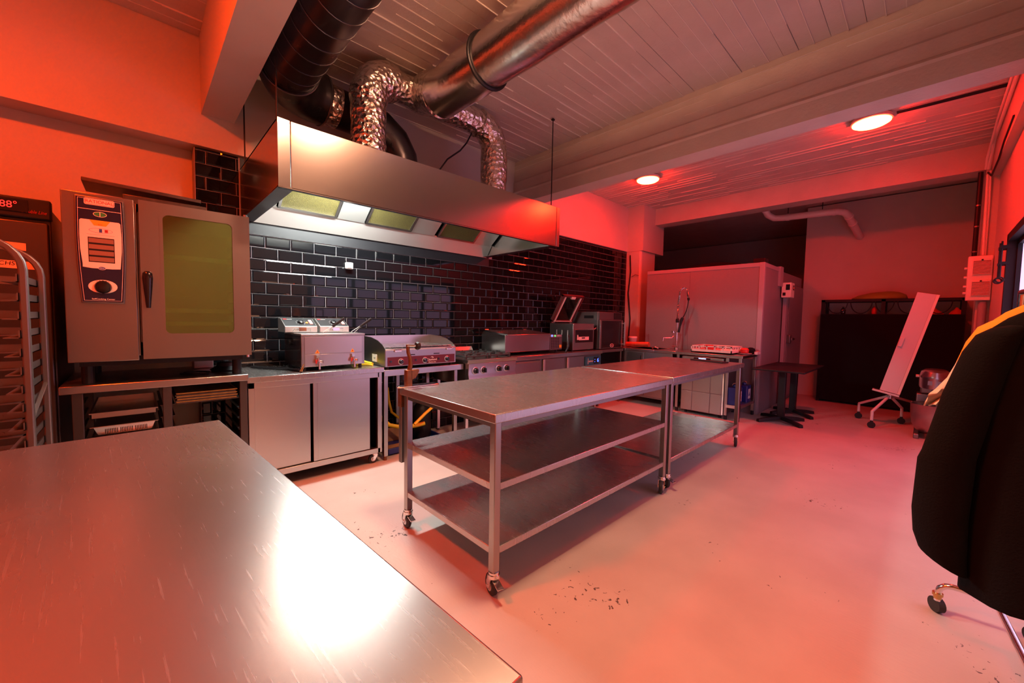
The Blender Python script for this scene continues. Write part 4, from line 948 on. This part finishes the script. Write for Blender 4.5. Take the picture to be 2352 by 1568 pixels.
db = box(sx-.007, sx-.003, 2.10, 2.33, .755, .84).build('display_glass', 'black_gloss', DW); box(sx-.009, sx-.0065, 2.16, 2.26, .775, .835).build('display', 'led_screen', db); text('display_text', '60\u00b0', .05, (sx-.0098, 2.21, .803), FX, 'blue_print', db, ext=.0003)
for y in (1.97, 2.45):
    for x in (sx+.08, sxb-.08): MB().cyl((x, y, 0), (x, y, .05), .02).build('foot', 'black', DW)
box(sx-.006, sx, 1.905, 1.925, .06, .74).build('door_edge', 'chrome', DW)
# pre-rinse tap
TP = thing('pre_rinse_tap', (6.45, 2.84, .905), 'tall sprung pre-rinse tap at the sink', 'tap')
tx = 6.45
MB().cyl((tx, 2.84, .905), (tx, 2.84, .925), .035).cyl((tx, 2.84, .92), (tx, 2.84, 1.40), .012).cyl((tx-.05, 2.84, .945), (tx+.03, 2.84, .945), .018).cyl((tx-.04, 2.79, .95), (tx-.04, 2.89, .95), .014).build('riser', 'chrome', TP, smooth=40)
MB().lathe([(.024, 0), (.028, .02), (.028, .05), (.02, .07)], (tx, 2.838, 1.34), 14).build('collar', 'black', TP, smooth=40)
cen = [Vector((tx, 2.838, 1.40)), Vector((tx, 2.836, 1.55)), Vector((tx, 2.83, 1.70)), Vector((tx, 2.815, 1.80))]+[Vector((tx, 2.755+.062*math.cos(a), 1.82+.085*math.sin(a))) for a in [R(20+i*20) for i in range(8)]]+[Vector((tx, 2.685, 1.78)), Vector((tx, 2.675, 1.74))]
MB().tube(cen, .009, 8).build('inner_hose', 'black', TP, smooth=60)
# spring coil round the hose
def resample(P, n):
    L = [0]
    for i in range(1, len(P)): L.append(L[-1]+(P[i]-P[i-1]).length)
    out = []
    for k in range(n):
        s = L[-1]*k/(n-1); i = 0
        while i < len(L)-2 and L[i+1] < s: i += 1
        t = (s-L[i])/max(1e-6, L[i+1]-L[i]); out.append(P[i].lerp(P[i+1], min(1, t)))
    return out
rs_ = resample(cen, 420); pts = []
for i, q in enumerate(rs_):
    d = (rs_[min(i+1, 419)]-rs_[max(i-1, 0)]).normalized(); a = Vector((1, 0, 0)); b = d.cross(a); t = i/420*2*PI*42
    pts.append(q+(a*math.cos(t)+b*math.sin(t))*.018)
MB().tube(pts, .0042, 5).build('spring', 'chrome', TP, smooth=60)
MB().lathe([(.016, 0), (.02, .015), (.02, .035), (.014, .045)], (tx, 2.672, 1.70), 12).build('hose_end', 'black', TP, smooth=40)
MB().tube([(tx, 2.672, 1.70), (tx, 2.68, 1.62), (tx, 2.70, 1.53), (tx, 2.73, 1.46), (tx, 2.755, 1.42)], .007, 7).build('drop_hose', 'black', TP, smooth=50)
MB().tube([(tx-.01, 2.75, 1.42), (tx-.01, 2.77, 1.38), (tx-.02, 2.785, 1.28), (tx-.03, 2.80, 1.18)], [.022, .026, .015, .020], 10).build('spray_handle', 'black', TP, smooth=50)
MB().cyl((tx, 2.84, 1.375), (tx-.005, 2.76, 1.375), .010).cyl((tx, 2.84, 1.175), (tx, 2.90, 1.175), .010).cyl((tx, 2.90, 1.17), (tx, 2.90, 1.20), .024).build('cross_arm', 'chrome', TP, smooth=40)
MB().tube([(tx, 2.89, 1.175), (tx-.02, 2.885, 1.12), (tx-.05, 2.90, 1.085), (tx-.12, 2.98, 1.085), (tx-.14, 3.0, 1.09), (tx-.145, 3.005, 1.03)], .010, 8).build('spout', 'chrome', TP, smooth=50)
tag(MB().tube([(6.2, 3.13, .91), (6.2, 3.10, .93), (6.2, 3.06, .925), (6.22, 3.04, .91)], .012, 8).build('plug_handle', 'chrome', smooth=50), 'small chrome handle lying at the sink edge', 'handle')
# dish rack
DR = thing('dish_rack', (6.2, 2.15, .905), 'grey plastic dish rack standing on the counter above the dishwasher', 'dish rack')
dx0, dx1, dy0, dy1, dz0, dz1 = 6.0, 6.46, 1.86, 2.42, .912, 1.01
MB().box(dx0, dx1, dy0, dy1, dz0, dz0+.012).build('base', 'cream', DR)
MB().box(dx0, dx0+.012, dy0, dy1, dz0, dz0+.045).box(dx1-.012, dx1, dy0, dy1, dz0, dz0+.045).box(dx0, dx1, dy0, dy0+.012, dz0, dz0+.045).box(dx0, dx1, dy1-.012, dy1, dz0, dz0+.045).build('lower_wall', 'cream', DR)
MB().box(dx0, dx0+.014, dy0, dy1, dz1-.014, dz1).box(dx1-.014, dx1, dy0, dy1, dz1-.014, dz1).box(dx0, dx1, dy0, dy0+.014, dz1-.014, dz1).box(dx0, dx1, dy1-.014, dy1, dz1-.014, dz1).build('top_rim', 'cream', DR)
for y in [dy0+i*(dy1-dy0-.016)/5 for i in range(6)]:
    for x in (dx0, dx1-.012): box(x, x+.012, y, y+.016, dz0+.045, dz1).build('wall_post', 'cream', DR)
for x in [dx0+.08+i*.1 for i in range(4)]:
    for y in (dy0, dy1-.012): box(x, x+.014, y, y+.012, dz0+.045, dz1).build('wall_post', 'cream', DR)
tag(MB().lathe([(.05, 0), (.06, .02), (.062, .075), (.055, .085), (.01, .086)], (6.28, 2.26, .925), 18).build('plastic_tub', 'red_plastic', smooth=40), 'red tub upside down in the dish rack', 'tub')
tag(MB().lathe([(.04, 0), (.052, .01), (.055, .05), (.04, .07), (.01, .075)], (6.32, 1.79, .921), 18).build('bowl', 'red_plastic', smooth=40), 'small red bowl at the right end of the sink counter', 'bowl')
tag(MB().lathe([(.05, 0), (.095, .008), (.10, .014), (.09, .014), (.05, .008)], (6.30, 1.79, .906), 22).build('plate', 'white_plastic', smooth=40), 'white plate under the small red bowl', 'plate')
tag(MB().lathe([(.05, 0), (.06, .04), (.05, .075), (.02, .09)], (6.50, 1.76, .906), 10).build('cloth_bundle', 'cloth_black', smooth=60), 'black crumpled cloth beside the red bowl', 'cloth')
BU = thing('bucket', (6.3, 3.55, .905), 'small white lidded bucket at the foot of the column', 'bucket')
MB().lathe([(.055, 0), (.07, .15), (.072, .155)], (6.3, 3.55, .906), 22).build('tub', 'white_plastic', BU, smooth=40)
MB().lathe([(.075, .15), (.075, .17), (.07, .178), (.01, .178)], (6.3, 3.55, .906), 22).build('lid', 'cream', BU, smooth=40)
tag(MB().cyl((6.18, 3.60, .95), (6.22, 3.20, .965), .042, n=14).build('paper_roll', 'orange_rag', smooth=40), 'rolled orange cloth lying in front of the bucket', 'roll')
for i, (y, lb) in enumerate(((1.845, 'blue canister with a wire handle, nearer the dishwasher'), (1.745, 'blue canister with a white label, nearer the counter end'))):
    J = thing('canister', (6.1+i*.03, y, .215), lb, 'canister', 'blue canisters on the low shelf')
    c = (6.12+i*.22, y-.055 if i == 0 else y-.02, .2155)
    if i == 0: c = (6.02, 1.80, .2155)
    else: c = (6.38, 1.79, .2155)
    w, d, h = .09, .07, .24
    MB().prism(rrect(c[0]-w, c[0]+w, c[1]-d, c[1]+d, .02, 4), 'z', c[2], c[2]+h).build('body', 'blue_can', J, bevel=.008)
    MB().lathe([(.022, 0), (.026, .004), (.026, .03), (.02, .034)], (c[0], c[1], c[2]+h), 14).build('cap', 'blue_can', J, smooth=40)
    MB().tube(arc((c[0], c[1], c[2]+h+.02), .035, 0, PI, (0, 1, 0), (0, 0, 1), 8), .004, 6).build('handle', 'alu', J, smooth=40)
    MB().box(c[0]-.05, c[0]+.05, c[1]-d-.0015, c[1]-d-.0002, c[2]+.05, c[2]+.19).build('label', 'white_plastic', J)
    MB().prism([(c[0]-.03, c[2]+.09), (c[0]+.03, c[2]+.09), (c[0], c[2]+.15)], 'y', c[1]-d-.003, c[1]-d-.0013).build('label_mark', 'blue_print', J)

# ================================================================== COLD ROOM
CR = thing('cold_room', (7.6, 2.6, 0), 'large white panelled cold room with a side door, lit red', 'cold room')
kx, ky0, ky1, kz = 6.63, 1.675, 3.49, 2.24
box(kx+.02, 9.2, ky0+.02, ky1, 0, kz-.03).build('core', 'cold_panel', CR)
box(kx, kx+.022, ky0+.06, 2.735, 0, kz-.06).build('wall_panel', 'cold_panel', CR); box(kx, kx+.022, 2.738, ky1, 0, kz-.06).build('wall_panel', 'cold_panel', CR)
box(kx-.006, kx+.02, ky0, ky1, kz-.06, kz).build('top_trim', 'cold_trim', CR, bevel=.003)
box(kx-.008, kx+.06, ky0-.008, ky0+.06, 0, kz+.003).build('corner_trim', 'cold_trim', CR, bevel=.006)
box(kx+.06, 7.42, ky0, ky0+.022, 0, kz-.06).build('side_panel', 'cold_panel', CR)
box(kx+.06, 7.42, ky0-.006, ky0+.02, kz-.06, kz).build('top_trim', 'cold_trim', CR)
box(7.42, 7.60, ky0-.03, ky0+.02, 1.95, kz+.02).build('door_housing', 'cold_trim', CR)
dk = MB().prism(rrect(7.98, 9.12, .10, 2.02, .12), 'y', ky0-.035, ky0+.02).build('door', 'cold_panel', CR, bevel=.008)
MB().prism([(u, v) for u, v in rrect(8.05, 9.05, .17, 1.95, .10)], 'y', ky0-.040, ky0-.034).build('door_field', 'cold_panel', dk, bevel=.002)
MB().box(8.02, 8.10, ky0-.085, ky0-.035, 1.02, 1.16).box(8.10, 8.28, ky0-.10, ky0-.075, 1.07, 1.11).build('latch', 'steel_dull', dk, bevel=.006)
bxc = box(7.66, 7.90, ky0-.13, ky0-.0, 1.78, 2.02).build('control_box', 'cream', CR, bevel=.006)
box(7.655, 7.661, ky0-.115, ky0-.06, 1.90, 1.99).build('control_window', 'black_gloss', bxc); box(7.78, 7.88, ky0-.134, ky0-.129, 1.90, 1.98).build('control_display', 'black_gloss', bxc)
box(7.655, 7.661, ky0-.06, ky0-.02, 1.81, 1.86).build('control_label', 'black', bxc); MB().cyl((7.83, ky0-.134, 1.94), (7.83, ky0-.137, 1.94), .008).build('indicator', 'led_red', bxc)
sg = box(8.06, 8.34, ky0-.044, ky0-.039, 1.86, 1.98).build('notice', 'white_plastic', dk); text('notice_text', 'D.V.', .07, (8.2, ky0-.0455, 1.92), FY, 'black', sg, ext=.0004)
box(7.80, 7.88, ky0-.05, ky0, 0, 1.78).build('cable_trunking', 'cold_trim', CR)
tag(MB().loft([[(7.2+.30*a*math.cos(t), 2.55+.55*a*math.sin(t), z) for t in [2*PI*i/14 for i in range(14)]] for a, z in ((.95, 2.215), (1.0, 2.26), (.72, 2.33), (.25, 2.37))]).build('dark_bundle', 'cloth_black', smooth=60), 'dark bundle lying on top of the cold room', 'bundle')
tag(box(7.15, 7.35, 1.80, 1.97, 2.215, 2.38).build('dark_box', 'black', bevel=.01), 'small dark box on the cold room beside the bundle', 'box')

# ================================================================== FAR END
for i, (x, lb) in enumerate(((6.42, 'black square bistro table nearer the sink counter'), (7.10, 'black square bistro table behind the other one'))):
    t = thing('bistro_table', (x, 1.33, 0), lb, 'table', 'black bistro tables', local=True)
    box(-.33, .33, -.30, .30, .715, .74).build('tabletop', 'black', t, bevel=.006)
    box(-.04, .04, -.04, .04, .05, .715).build('column', 'black_metal', t, bevel=.006)
    box(-.16, .16, -.03, .03, .700, .715).build('top_bracket', 'black_metal', t)
    for k in range(4):
        a = PI/4+k*PI/2+R(8); c, s = math.cos(a), math.sin(a); n = Vector((-s, c, 0)); d = Vector((c, s, 0))
        b = MB(); b.loft([[d*u+n*w+Vector((0, 0, z)) for w, z in ((-.028, z0), (.028, z0), (.022, z1), (-.022, z1))] for u, z0, z1 in ((.02, .03, .075), (.26, .015, .055), (.345, 0, .04))])
        b.build('foot_arm', 'black_metal', t, bevel=.004)
# far wall shelving with black cloth front
BS = thing('bar_shelf', (8.8, .42, 0), 'wide black metal bar shelf draped with black cloth against the far wall', 'shelf')
bx0, bx1, by0, by1 = 8.72, 9.18, -.38, 1.30
for y in (by0, .48, by1-.05):
    for x in (bx0, bx1-.04): box(x, x+.04, y, y+.05, 0, 1.775).build('post', 'black_metal', BS)
MB().box(bx0, bx1, by0, by1, 1.74, 1.78).build('top_board', 'black_metal', BS); box(bx0+.01, bx1, by0, by1, 1.515, 1.535).build('upper_shelf', 'black_metal', BS)
box(bx0+.01, bx1-.05, by0+.01, by1-.01, .75, .77).build('lower_shelf', 'black_metal', BS)
for yc in (1.24, .93, .62, .36, .05, -.26):
    for s in (-1, 1):
        cy = yc
        b = MB().tube([(bx0+.015, cy+s*(.155-.135*math.sin(a)), 1.545+.19*(1-math.cos(a))) for a in [PI/2*i/8 for i in range(9)]], .007, 6)
        if by0 < cy+s*.155 < by1: b.build('arch_brace', 'black_metal', BS, smooth=50)
gd = [[(bx0-.012+.008*math.sin(j*1.7+i*.3)*(i/8), by0+.01+j*(by1-by0-.02)/40, 1.53-i*1.49/8) for j in range(41)] for i in range(9)]
MB().sheet(gd, .003).build('cloth_front', 'cloth_black', BS, smooth=60)
MB().sheet([[(bx0+.0+j*.43/6, by1+.003+.004*math.sin(j*2+i), 1.53-i*1.49/5) for j in range(7)] for i in range(6)], .003).build('cloth_side', 'cloth_black', BS, smooth=60)
for y, m, lb in ((1.02, 'lid_glass', 'clear bottle lying on the bar shelf below the green bag'), (.62, 'red_plastic', 'red lidded jar on the upper bar shelf left of the leaning board')):
    tag(MB().lathe([(.03, 0), (.035, .02), (.035, .08), (.015, .11), (.015, .13)], (8.9, y, 1.536), 14).build('jar', m, smooth=40), lb, 'jar', 'jars on the bar shelf')
for y, lb in ((-.06, 'crumpled red cloth on the upper bar shelf right of the leaning board'), (-.29, 'small red pouch on the upper bar shelf near the fuse box')):
    tag(MB().loft([[(8.9+.08*a*math.cos(t), y+.09*a*math.sin(t)*(1+.2*math.sin(3*t)), z) for t in [2*PI*i/12 for i in range(12)]] for a, z in ((1, 1.536), (.8, 1.57), (.3, 1.61), (.1, 1.64))]).build('cloth_pouch', 'orange_rag', smooth=60), lb, 'cloth', 'pouches on the bar shelf')
tag(MB().loft([[(8.95+.16*a*math.cos(t), .56+c+.34*a*math.sin(t)*(1+.08*math.sin(5*t)), z) for t in [2*PI*i/20 for i in range(20)]] for a, c, z in ((.95, 0, 1.781), (1.0, 0, 1.80), (.85, -.03, 1.85), (.5, -.06, 1.895), (.12, -.10, 1.91))]).build('bag', 'green_bag', smooth=70), 'dull green soft bag lying on top of the bar shelf', 'bag')
# leaning board on a wheeled base
EB = thing('flip_board', (7.4, .3, 0), 'narrow white board tilted on a four legged wheeled base, lit red', 'board')
ca = Vector((7.32, .305, .455)); up = Vector((0, -.29, 1.30)).normalized(); wd_ = Vector((0, -up.z, up.y))
def slab(x0, x1, u0, u1, v0, v1, name, m, par, bv=.002):
    vs = [(x, *(ca+wd_*u+up*v).yz) for x in (x0, x1) for u in (u0, u1) for v in (v0, v1)]
    return MB().add(vs, [(0,1,3,2),(4,6,7,5),(0,4,5,1),(2,3,7,6),(0,2,6,4),(1,5,7,3)]).build(name, m, par, bevel=bv)
bo = slab(7.32, 7.36, -.10, .075, 0, 1.345, 'panel', 'white_plastic', EB); slab(7.315, 7.365, .076, .105, 0, 1.345, 'edge_band', 'cream', bo)
slab(7.30, 7.322, -.095, -.05, .62, .75, 'clip_holder', 'white_plastic', bo, .006)
slab(7.29, 7.39, -.17, .105, -.03, -.005, 'support_bar', 'alu', EB)
hub = Vector((7.40, .30, .40)); MB().cyl((7.40, .30, .36), (7.40, .30, .44), .03).build('hub', 'alu', EB)
for px, py in ((7.55, .62), (6.98, .44), (7.60, .18), (8.25, .05)):
    q = Vector((px, py, .22)); MB().tube([hub, hub.lerp(q, .5), q, Vector((px, py, .10))], .017, 8).build('leg', 'white_plastic', EB, smooth=30)
    b = MB().cyl((px, py, .085), (px, py, .11), .016).cyl((px-.012, py, .042), (px+.012, py, .042), .042, n=18); b.build('caster', 'black', EB, smooth=40)
# mixer
MX = thing('planetary_mixer', (7.0, -.12, 0), 'floor mixer with a steel bowl behind the coats', 'mixer')
mc = Vector((6.9, -.10, 0))
MB().lathe([(.10, .07), (.14, .10), (.175, .17), (.19, .28), (.195, .41), (.20, .415), (.19, .41), (.185, .28), (.16, .16), (.02, .10)], mc, 30).build('bowl', 'steel', MX, smooth=50)
MB().box(6.74, 6.80, -.14, -.06, .0, .07).box(6.74, 7.3, -.25, -.20, 0, .06).box(6.74, 7.3, .0, .05, 0, .06).box(7.15, 7.35, -.25, .05, 0, .5).build('base', 'steel_dull', MX, bevel=.01)
MB().box(7.16, 7.34, -.22, .02, .5, .62).build('neck', 'steel_dull', MX, bevel=.02)
MB().loft([[(7.05+.24*a*math.cos(t), -.10+.135*b*math.sin(t), z) for t in [2*PI*i/24 for i in range(24)]] for a, b, z in ((.98, .96, .60), (1, 1, .62), (1, 1, .72), (1.02, 1.02, .73), (1.0, 1.0, .75), (.92, .9, .80), (.7, .66, .825), (.2, .2, .83))]).build('head', 'steel', MX, smooth=40)
MB().cyl((6.95, .035, .74), (6.95, .065, .74), .02).build('head_knob', 'chrome', MX); MB().cyl((6.9, -.1, .3), (6.9, -.1, .6), .022).build('shaft', 'chrome', MX)
box(6.815, 6.825, -.16, -.04, .65, .70).build('badge', 'steel_dull', MX)
# fuse box, down pipe, conduits on the pier
FB = thing('fuse_box', (7.33, -.40, 1.67), 'two hatch white fuse box on the right hand pier', 'fuse box')
box(7.30, 7.395, -.495, -.30, 1.67, 2.20).build('housing', 'elbox', FB, bevel=.008)
for z in (1.72, 1.97):
    h = box(7.288, 7.301, -.485, -.335, z, z+.19).build('hatch', 'elbox', FB, bevel=.004)
    box(7.2865, 7.289, -.478, -.342, z+.008, z+.168).build('louvre_shade', 'black', h)  # flat black plate standing for the shade between the slats
    for k in range(11): MB().prism([(7.287, z+.010+k*.0142), (7.280, z+.012+k*.0142), (7.287, z+.0195+k*.0142)], 'y', -.477, -.343).build('louvre', 'elbox', h)
    box(7.281, 7.290, -.418, -.402, z+.172, z+.188).build('catch', 'black', h)
for z in (1.76, 1.84, 1.95, 2.06): MB().cyl((7.34, -.30, z), (7.34, -.275, z), .014).build('cable_gland', 'elbox', FB)
tag(MB().cyl((7.36, -.44, 1.0), (7.36, -.44, 1.66), .035).build('trunking', 'cold_trim', smooth=40), 'pale vertical trunking below the fuse box', 'trunking')
PP = thing('down_pipe', (7.36, -.335, 2.2), 'dark vertical pipe above the fuse box', 'pipe')
MB().cyl((7.36, -.345, 2.21), (7.36, -.345, 3.2), .022).build('pipe', 'black', PP, smooth=40)
for z in (2.25, 2.55, 2.80): MB().cyl((7.36, -.345, z), (7.36, -.345, z+.015), .025).build('clip', 'steel_dull', PP)
tag(MB().tube([(7.36, -.40, 3.16), (7.37, -.405, 2.9), (7.37, -.41, 2.5), (7.37, -.415, 2.21)], .014, 8).tube([(7.36, -.42, 3.2), (7.38, -.43, 2.8), (7.38, -.43, 2.21)], .010, 8).build('conduit', 'elbox', smooth=40), 'pale conduits rising beside the dark pipe', 'conduit')
tag(MB().tube([(7.35, -.40, 3.18), (7.2, -.42, 3.10), (6.6, -.425, 3.12), (6.2, -.425, 3.18), (5.6, -.425, 3.2)], .009, 8).build('wall_cable', 'black', smooth=40), 'black cable drooping along the right wall from the pipe', 'cable')
tag(MB().tube([(7.34, -.38, 3.22), (7.25, -.38, 3.33), (7.1, -.39, 3.42), (6.5, -.39, 3.50), (5.0, -.39, 3.51)], .012, 8).tube([(7.34, -.40, 3.22), (7.2, -.41, 3.36), (7.0, -.41, 3.46), (5.0, -.41, 3.48)], .014, 8).build('ceiling_conduits', 'elbox', smooth=40), 'pair of pale conduits along the top of the right wall', 'conduit')
tag(MB().tube([(5.70, .33, 3.525), (5.72, .1, 3.527), (5.74, -.41, 3.527)], .010, 8).tube([(5.67, .33, 3.525), (5.685, .1, 3.527), (5.70, -.41, 3.527)], .007, 8).build('lamp_cable', 'black', smooth=40), 'dark cable along the ceiling from the nearer red lamp', 'cable')
tag(MB().tube([(6.93, 4.02, 2.62), (6.93, 4.0, 2.3), (6.92, 4.03, 1.9), (6.93, 3.98, 1.4), (6.93, 4.0, 1.0), (6.93, 4.0, .6)], .012, 8).tube([(6.93, 3.98, 2.2), (6.93, 3.9, 2.24), (6.93, 3.83, 2.22)], .005, 6).build('column_cable', 'black', smooth=40), 'black cable running down the column edge beside the tiles', 'cable')
PV = thing('waste_pipe', (8.3, 1.5, 3.2), 'pinkish white plastic waste pipe under the far ceiling', 'pipe')
MB().tube([(8.05, 2.12, CEIL), (8.1, 2.11, 3.40)]+arc((8.20, 2.02, 3.33), .11, PI*.9, PI*.5, (0, .8, -.2), (0, 0, -1), 4)[0:0]+[(8.2, 2.06, 3.28), (8.27, 1.98, 3.225), (8.3, 1.85, 3.215), (8.3, 1.10, 3.19), (8.34, 1.02, 3.17), (8.44, .98, 3.13), (9.24, .90, 2.90)], .055, 16).build('pipe', 'pvc', PV, smooth=50)
for p0, p1 in (((8.3, 1.80, 3.213), (8.3, 1.76, 3.212)), ((8.3, 1.16, 3.192), (8.3, 1.12, 3.19)), ((8.46, .978, 3.125), (8.50, .974, 3.113)), ((8.7, .953, 3.055), (8.74, .95, 3.044))): MB().cyl(p0, p1, .062, n=18).build('socket_ring', 'pvc', PV, smooth=40)
for y in (1.78, 1.3): MB().cyl((8.3, y, 3.26), (8.3, y, CEIL+.01), .006, n=6).build('hanger', 'black_metal', PV)

# ================================================================== COAT RACK
RK = thing('garment_rack', (2.1, -.33, 0), 'chrome garment rack on casters at the right edge', 'garment rack')
ra = Vector((2.72, -.27, 0)); rb = Vector((1.35, -.40, 0)); rd = (rb-ra).normalized(); rn = Vector((-rd.y, rd.x, 0))
if rn.y < 0: rn = -rn
for e in (ra, rb):
    u = (rn.x, rn.y, 0)
    c0 = e+rn*.17; c1 = e-rn*.115
    pts = [c0+Vector((0, 0, .06))]+[c0-rn*(.045*(1-math.cos(a)))+Vector((0, 0, .10+.045*math.sin(a))) for a in [R(0), R(30), R(60), R(90)]]+[c1+rn*.045+Vector((0, 0, .145))]+[c1+rn*(.045*(1-math.sin(a)))+Vector((0, 0, .10+.045*math.cos(a))) for a in [R(30), R(60), R(90)]]+[c1+Vector((0, 0, .06))]
    MB().tube(pts, .0125, 12).build('base_bar', 'chrome', RK, smooth=50)
    MB().cyl(e+Vector((0, 0, .145)), e+Vector((0, 0, 1.50)), .0125).build('upright', 'chrome', RK, smooth=40)
    for c in (c0, c1):
        w = MB().cyl(c+Vector((0, 0, .085)), c+Vector((0, 0, .098)), .019).cyl(c+Vector((0, 0, .07)), c+Vector((0, 0, .085)), .014).build('caster_stem', 'brass', RK, smooth=40)
        d = rd*.5+rn*.86; MB().cyl(c-d*.014+Vector((.012, 0, .034)), c+d*.014+Vector((.012, 0, .034)), .034, n=20).build('wheel', 'rubber', w, smooth=40)
MB().cyl(ra+Vector((0, 0, 1.50)), rb+Vector((0, 0, 1.50)), .0125).build('rail', 'chrome', RK, smooth=40)
MB().cyl(ra+Vector((0, 0, .145)), rb+Vector((0, 0, .145)), .0125).build('lower_rail', 'chrome', RK, smooth=40)
# garments hang across the rail
def garment(name, cx, label, m, zsh, ztop, zhem, half, sleeve_out, sleeve_z, cyc=-.335, cat='coat'):
    t = thing(name, (cx, cyc, zhem), label, cat)
    def ring(z, hw, hd, n=28, ph=0, wob=.0):
        q = []
        for i in range(n):
            a = 2*PI*i/n; c, s = math.cos(a), math.sin(a)
            q.append(Vector((cx+hd*math.copysign(abs(c)**.8, c)*(1+wob*math.sin(5*a+ph)), cyc+hw*math.copysign(abs(s)**.75, s), z)))
        return q
    rg = [ring(zhem, half*.98, .085, wob=.22, ph=1), ring(zhem+.15, half*.98, .08, wob=.18, ph=1.3), ring(zhem+.4, half*.93, .075, wob=.1, ph=1.8), ring(zsh-.22, half*.95, .07, wob=.06, ph=2), ring(zsh-.08, half*1.0, .065), ring(zsh, half*.94, .055), ring(zsh+.05, half*.72, .045), ring(zsh+.09, half*.45, .04), ring(ztop, half*.20, .035)]
    MB().loft(rg).build('body', m, t, smooth=80)
    for s in (1, -1):
        n = 18; P = [(cyc+s*(half*.66), zsh+.028, .012, .015), (cyc+s*(half*.72), zsh+.018, .034, .040), (cyc+s*(half*.80), zsh-.005, .047, .055), (cyc+s*(half*.88), zsh-.06, .055, .062), (cyc+s*(half+.005), zsh-.20, .06, .066), (cyc+s*(half+.04), zsh-.40, .062, .066), (cyc+s*(half+sleeve_out), (zsh+sleeve_z)/2-.05, .066, .064), (cyc+s*(half+sleeve_out+.005), sleeve_z+.16, .066, .062), (cyc+s*(half+sleeve_out), sleeve_z+.05, .064, .06), (cyc+s*(half+sleeve_out-.01), sleeve_z, .058, .055)]
        rings = [[Vector((cx-.03+d*math.cos(2*PI*i/n), y+w*math.sin(2*PI*i/n), z-(.03*math.sin(2*PI*i/n)*-s if k > 7 else 0))) for i in range(n)] for k, (y, z, w, d) in enumerate(P)]
        MB().loft(rings).build('sleeve', m, t, smooth=80)
    MB().tube([(cx, cyc, ztop-.01), (cx, cyc, 1.475), (cx+.015, cyc, 1.528), (cx-.015, cyc, 1.528)], .003, 6).build('hanger_hook', 'chrome', t, smooth=50)
    return t
CO = garment('coat', 1.96, 'long black coat hanging on the garment rack', 'coat', 1.33, 1.47, .49, .22, .045, .57, cyc=-.33)
CO2 = garment('jacket', 2.25, 'yellow jacket hanging behind the black coat', 'yellow_cloth', 1.355, 1.47, .72, .215, -.06, .9, cyc=-.345, cat='jacket')
lf_ = [(-.135, 1.33), (-.10, 1.28), (-.062, 1.165), (-.035, 1.12), (-.017, 1.10), (-.009, 1.075), (-.005, 1.058)]
rt_ = [(-.2, 1.33), (-.2, 1.28), (-.2, 1.2), (-.19, 1.16), (-.17, 1.14), (-.12, 1.10), (-.08, 1.075)]
gd = []
for i in range(25):
    t = i/24*6; k = min(5, int(t)); u = t-k; row = []
    a = Vector(lf_[k]).lerp(Vector(lf_[k+1]), u); b = Vector(rt_[k]).lerp(Vector(rt_[k+1]), u)
    for j in range(11):
        q = a.lerp(b, j/10); row.append((2.10+.018*math.sin(j*1.3+i*.25), q.x, q.y+.006*math.sin(j*2.1)))
    gd.append(row)
AP = tag(MB().sheet(gd, .004).build('apron', 'apron', smooth=80), 'cream apron hanging out behind the black coat', 'apron')
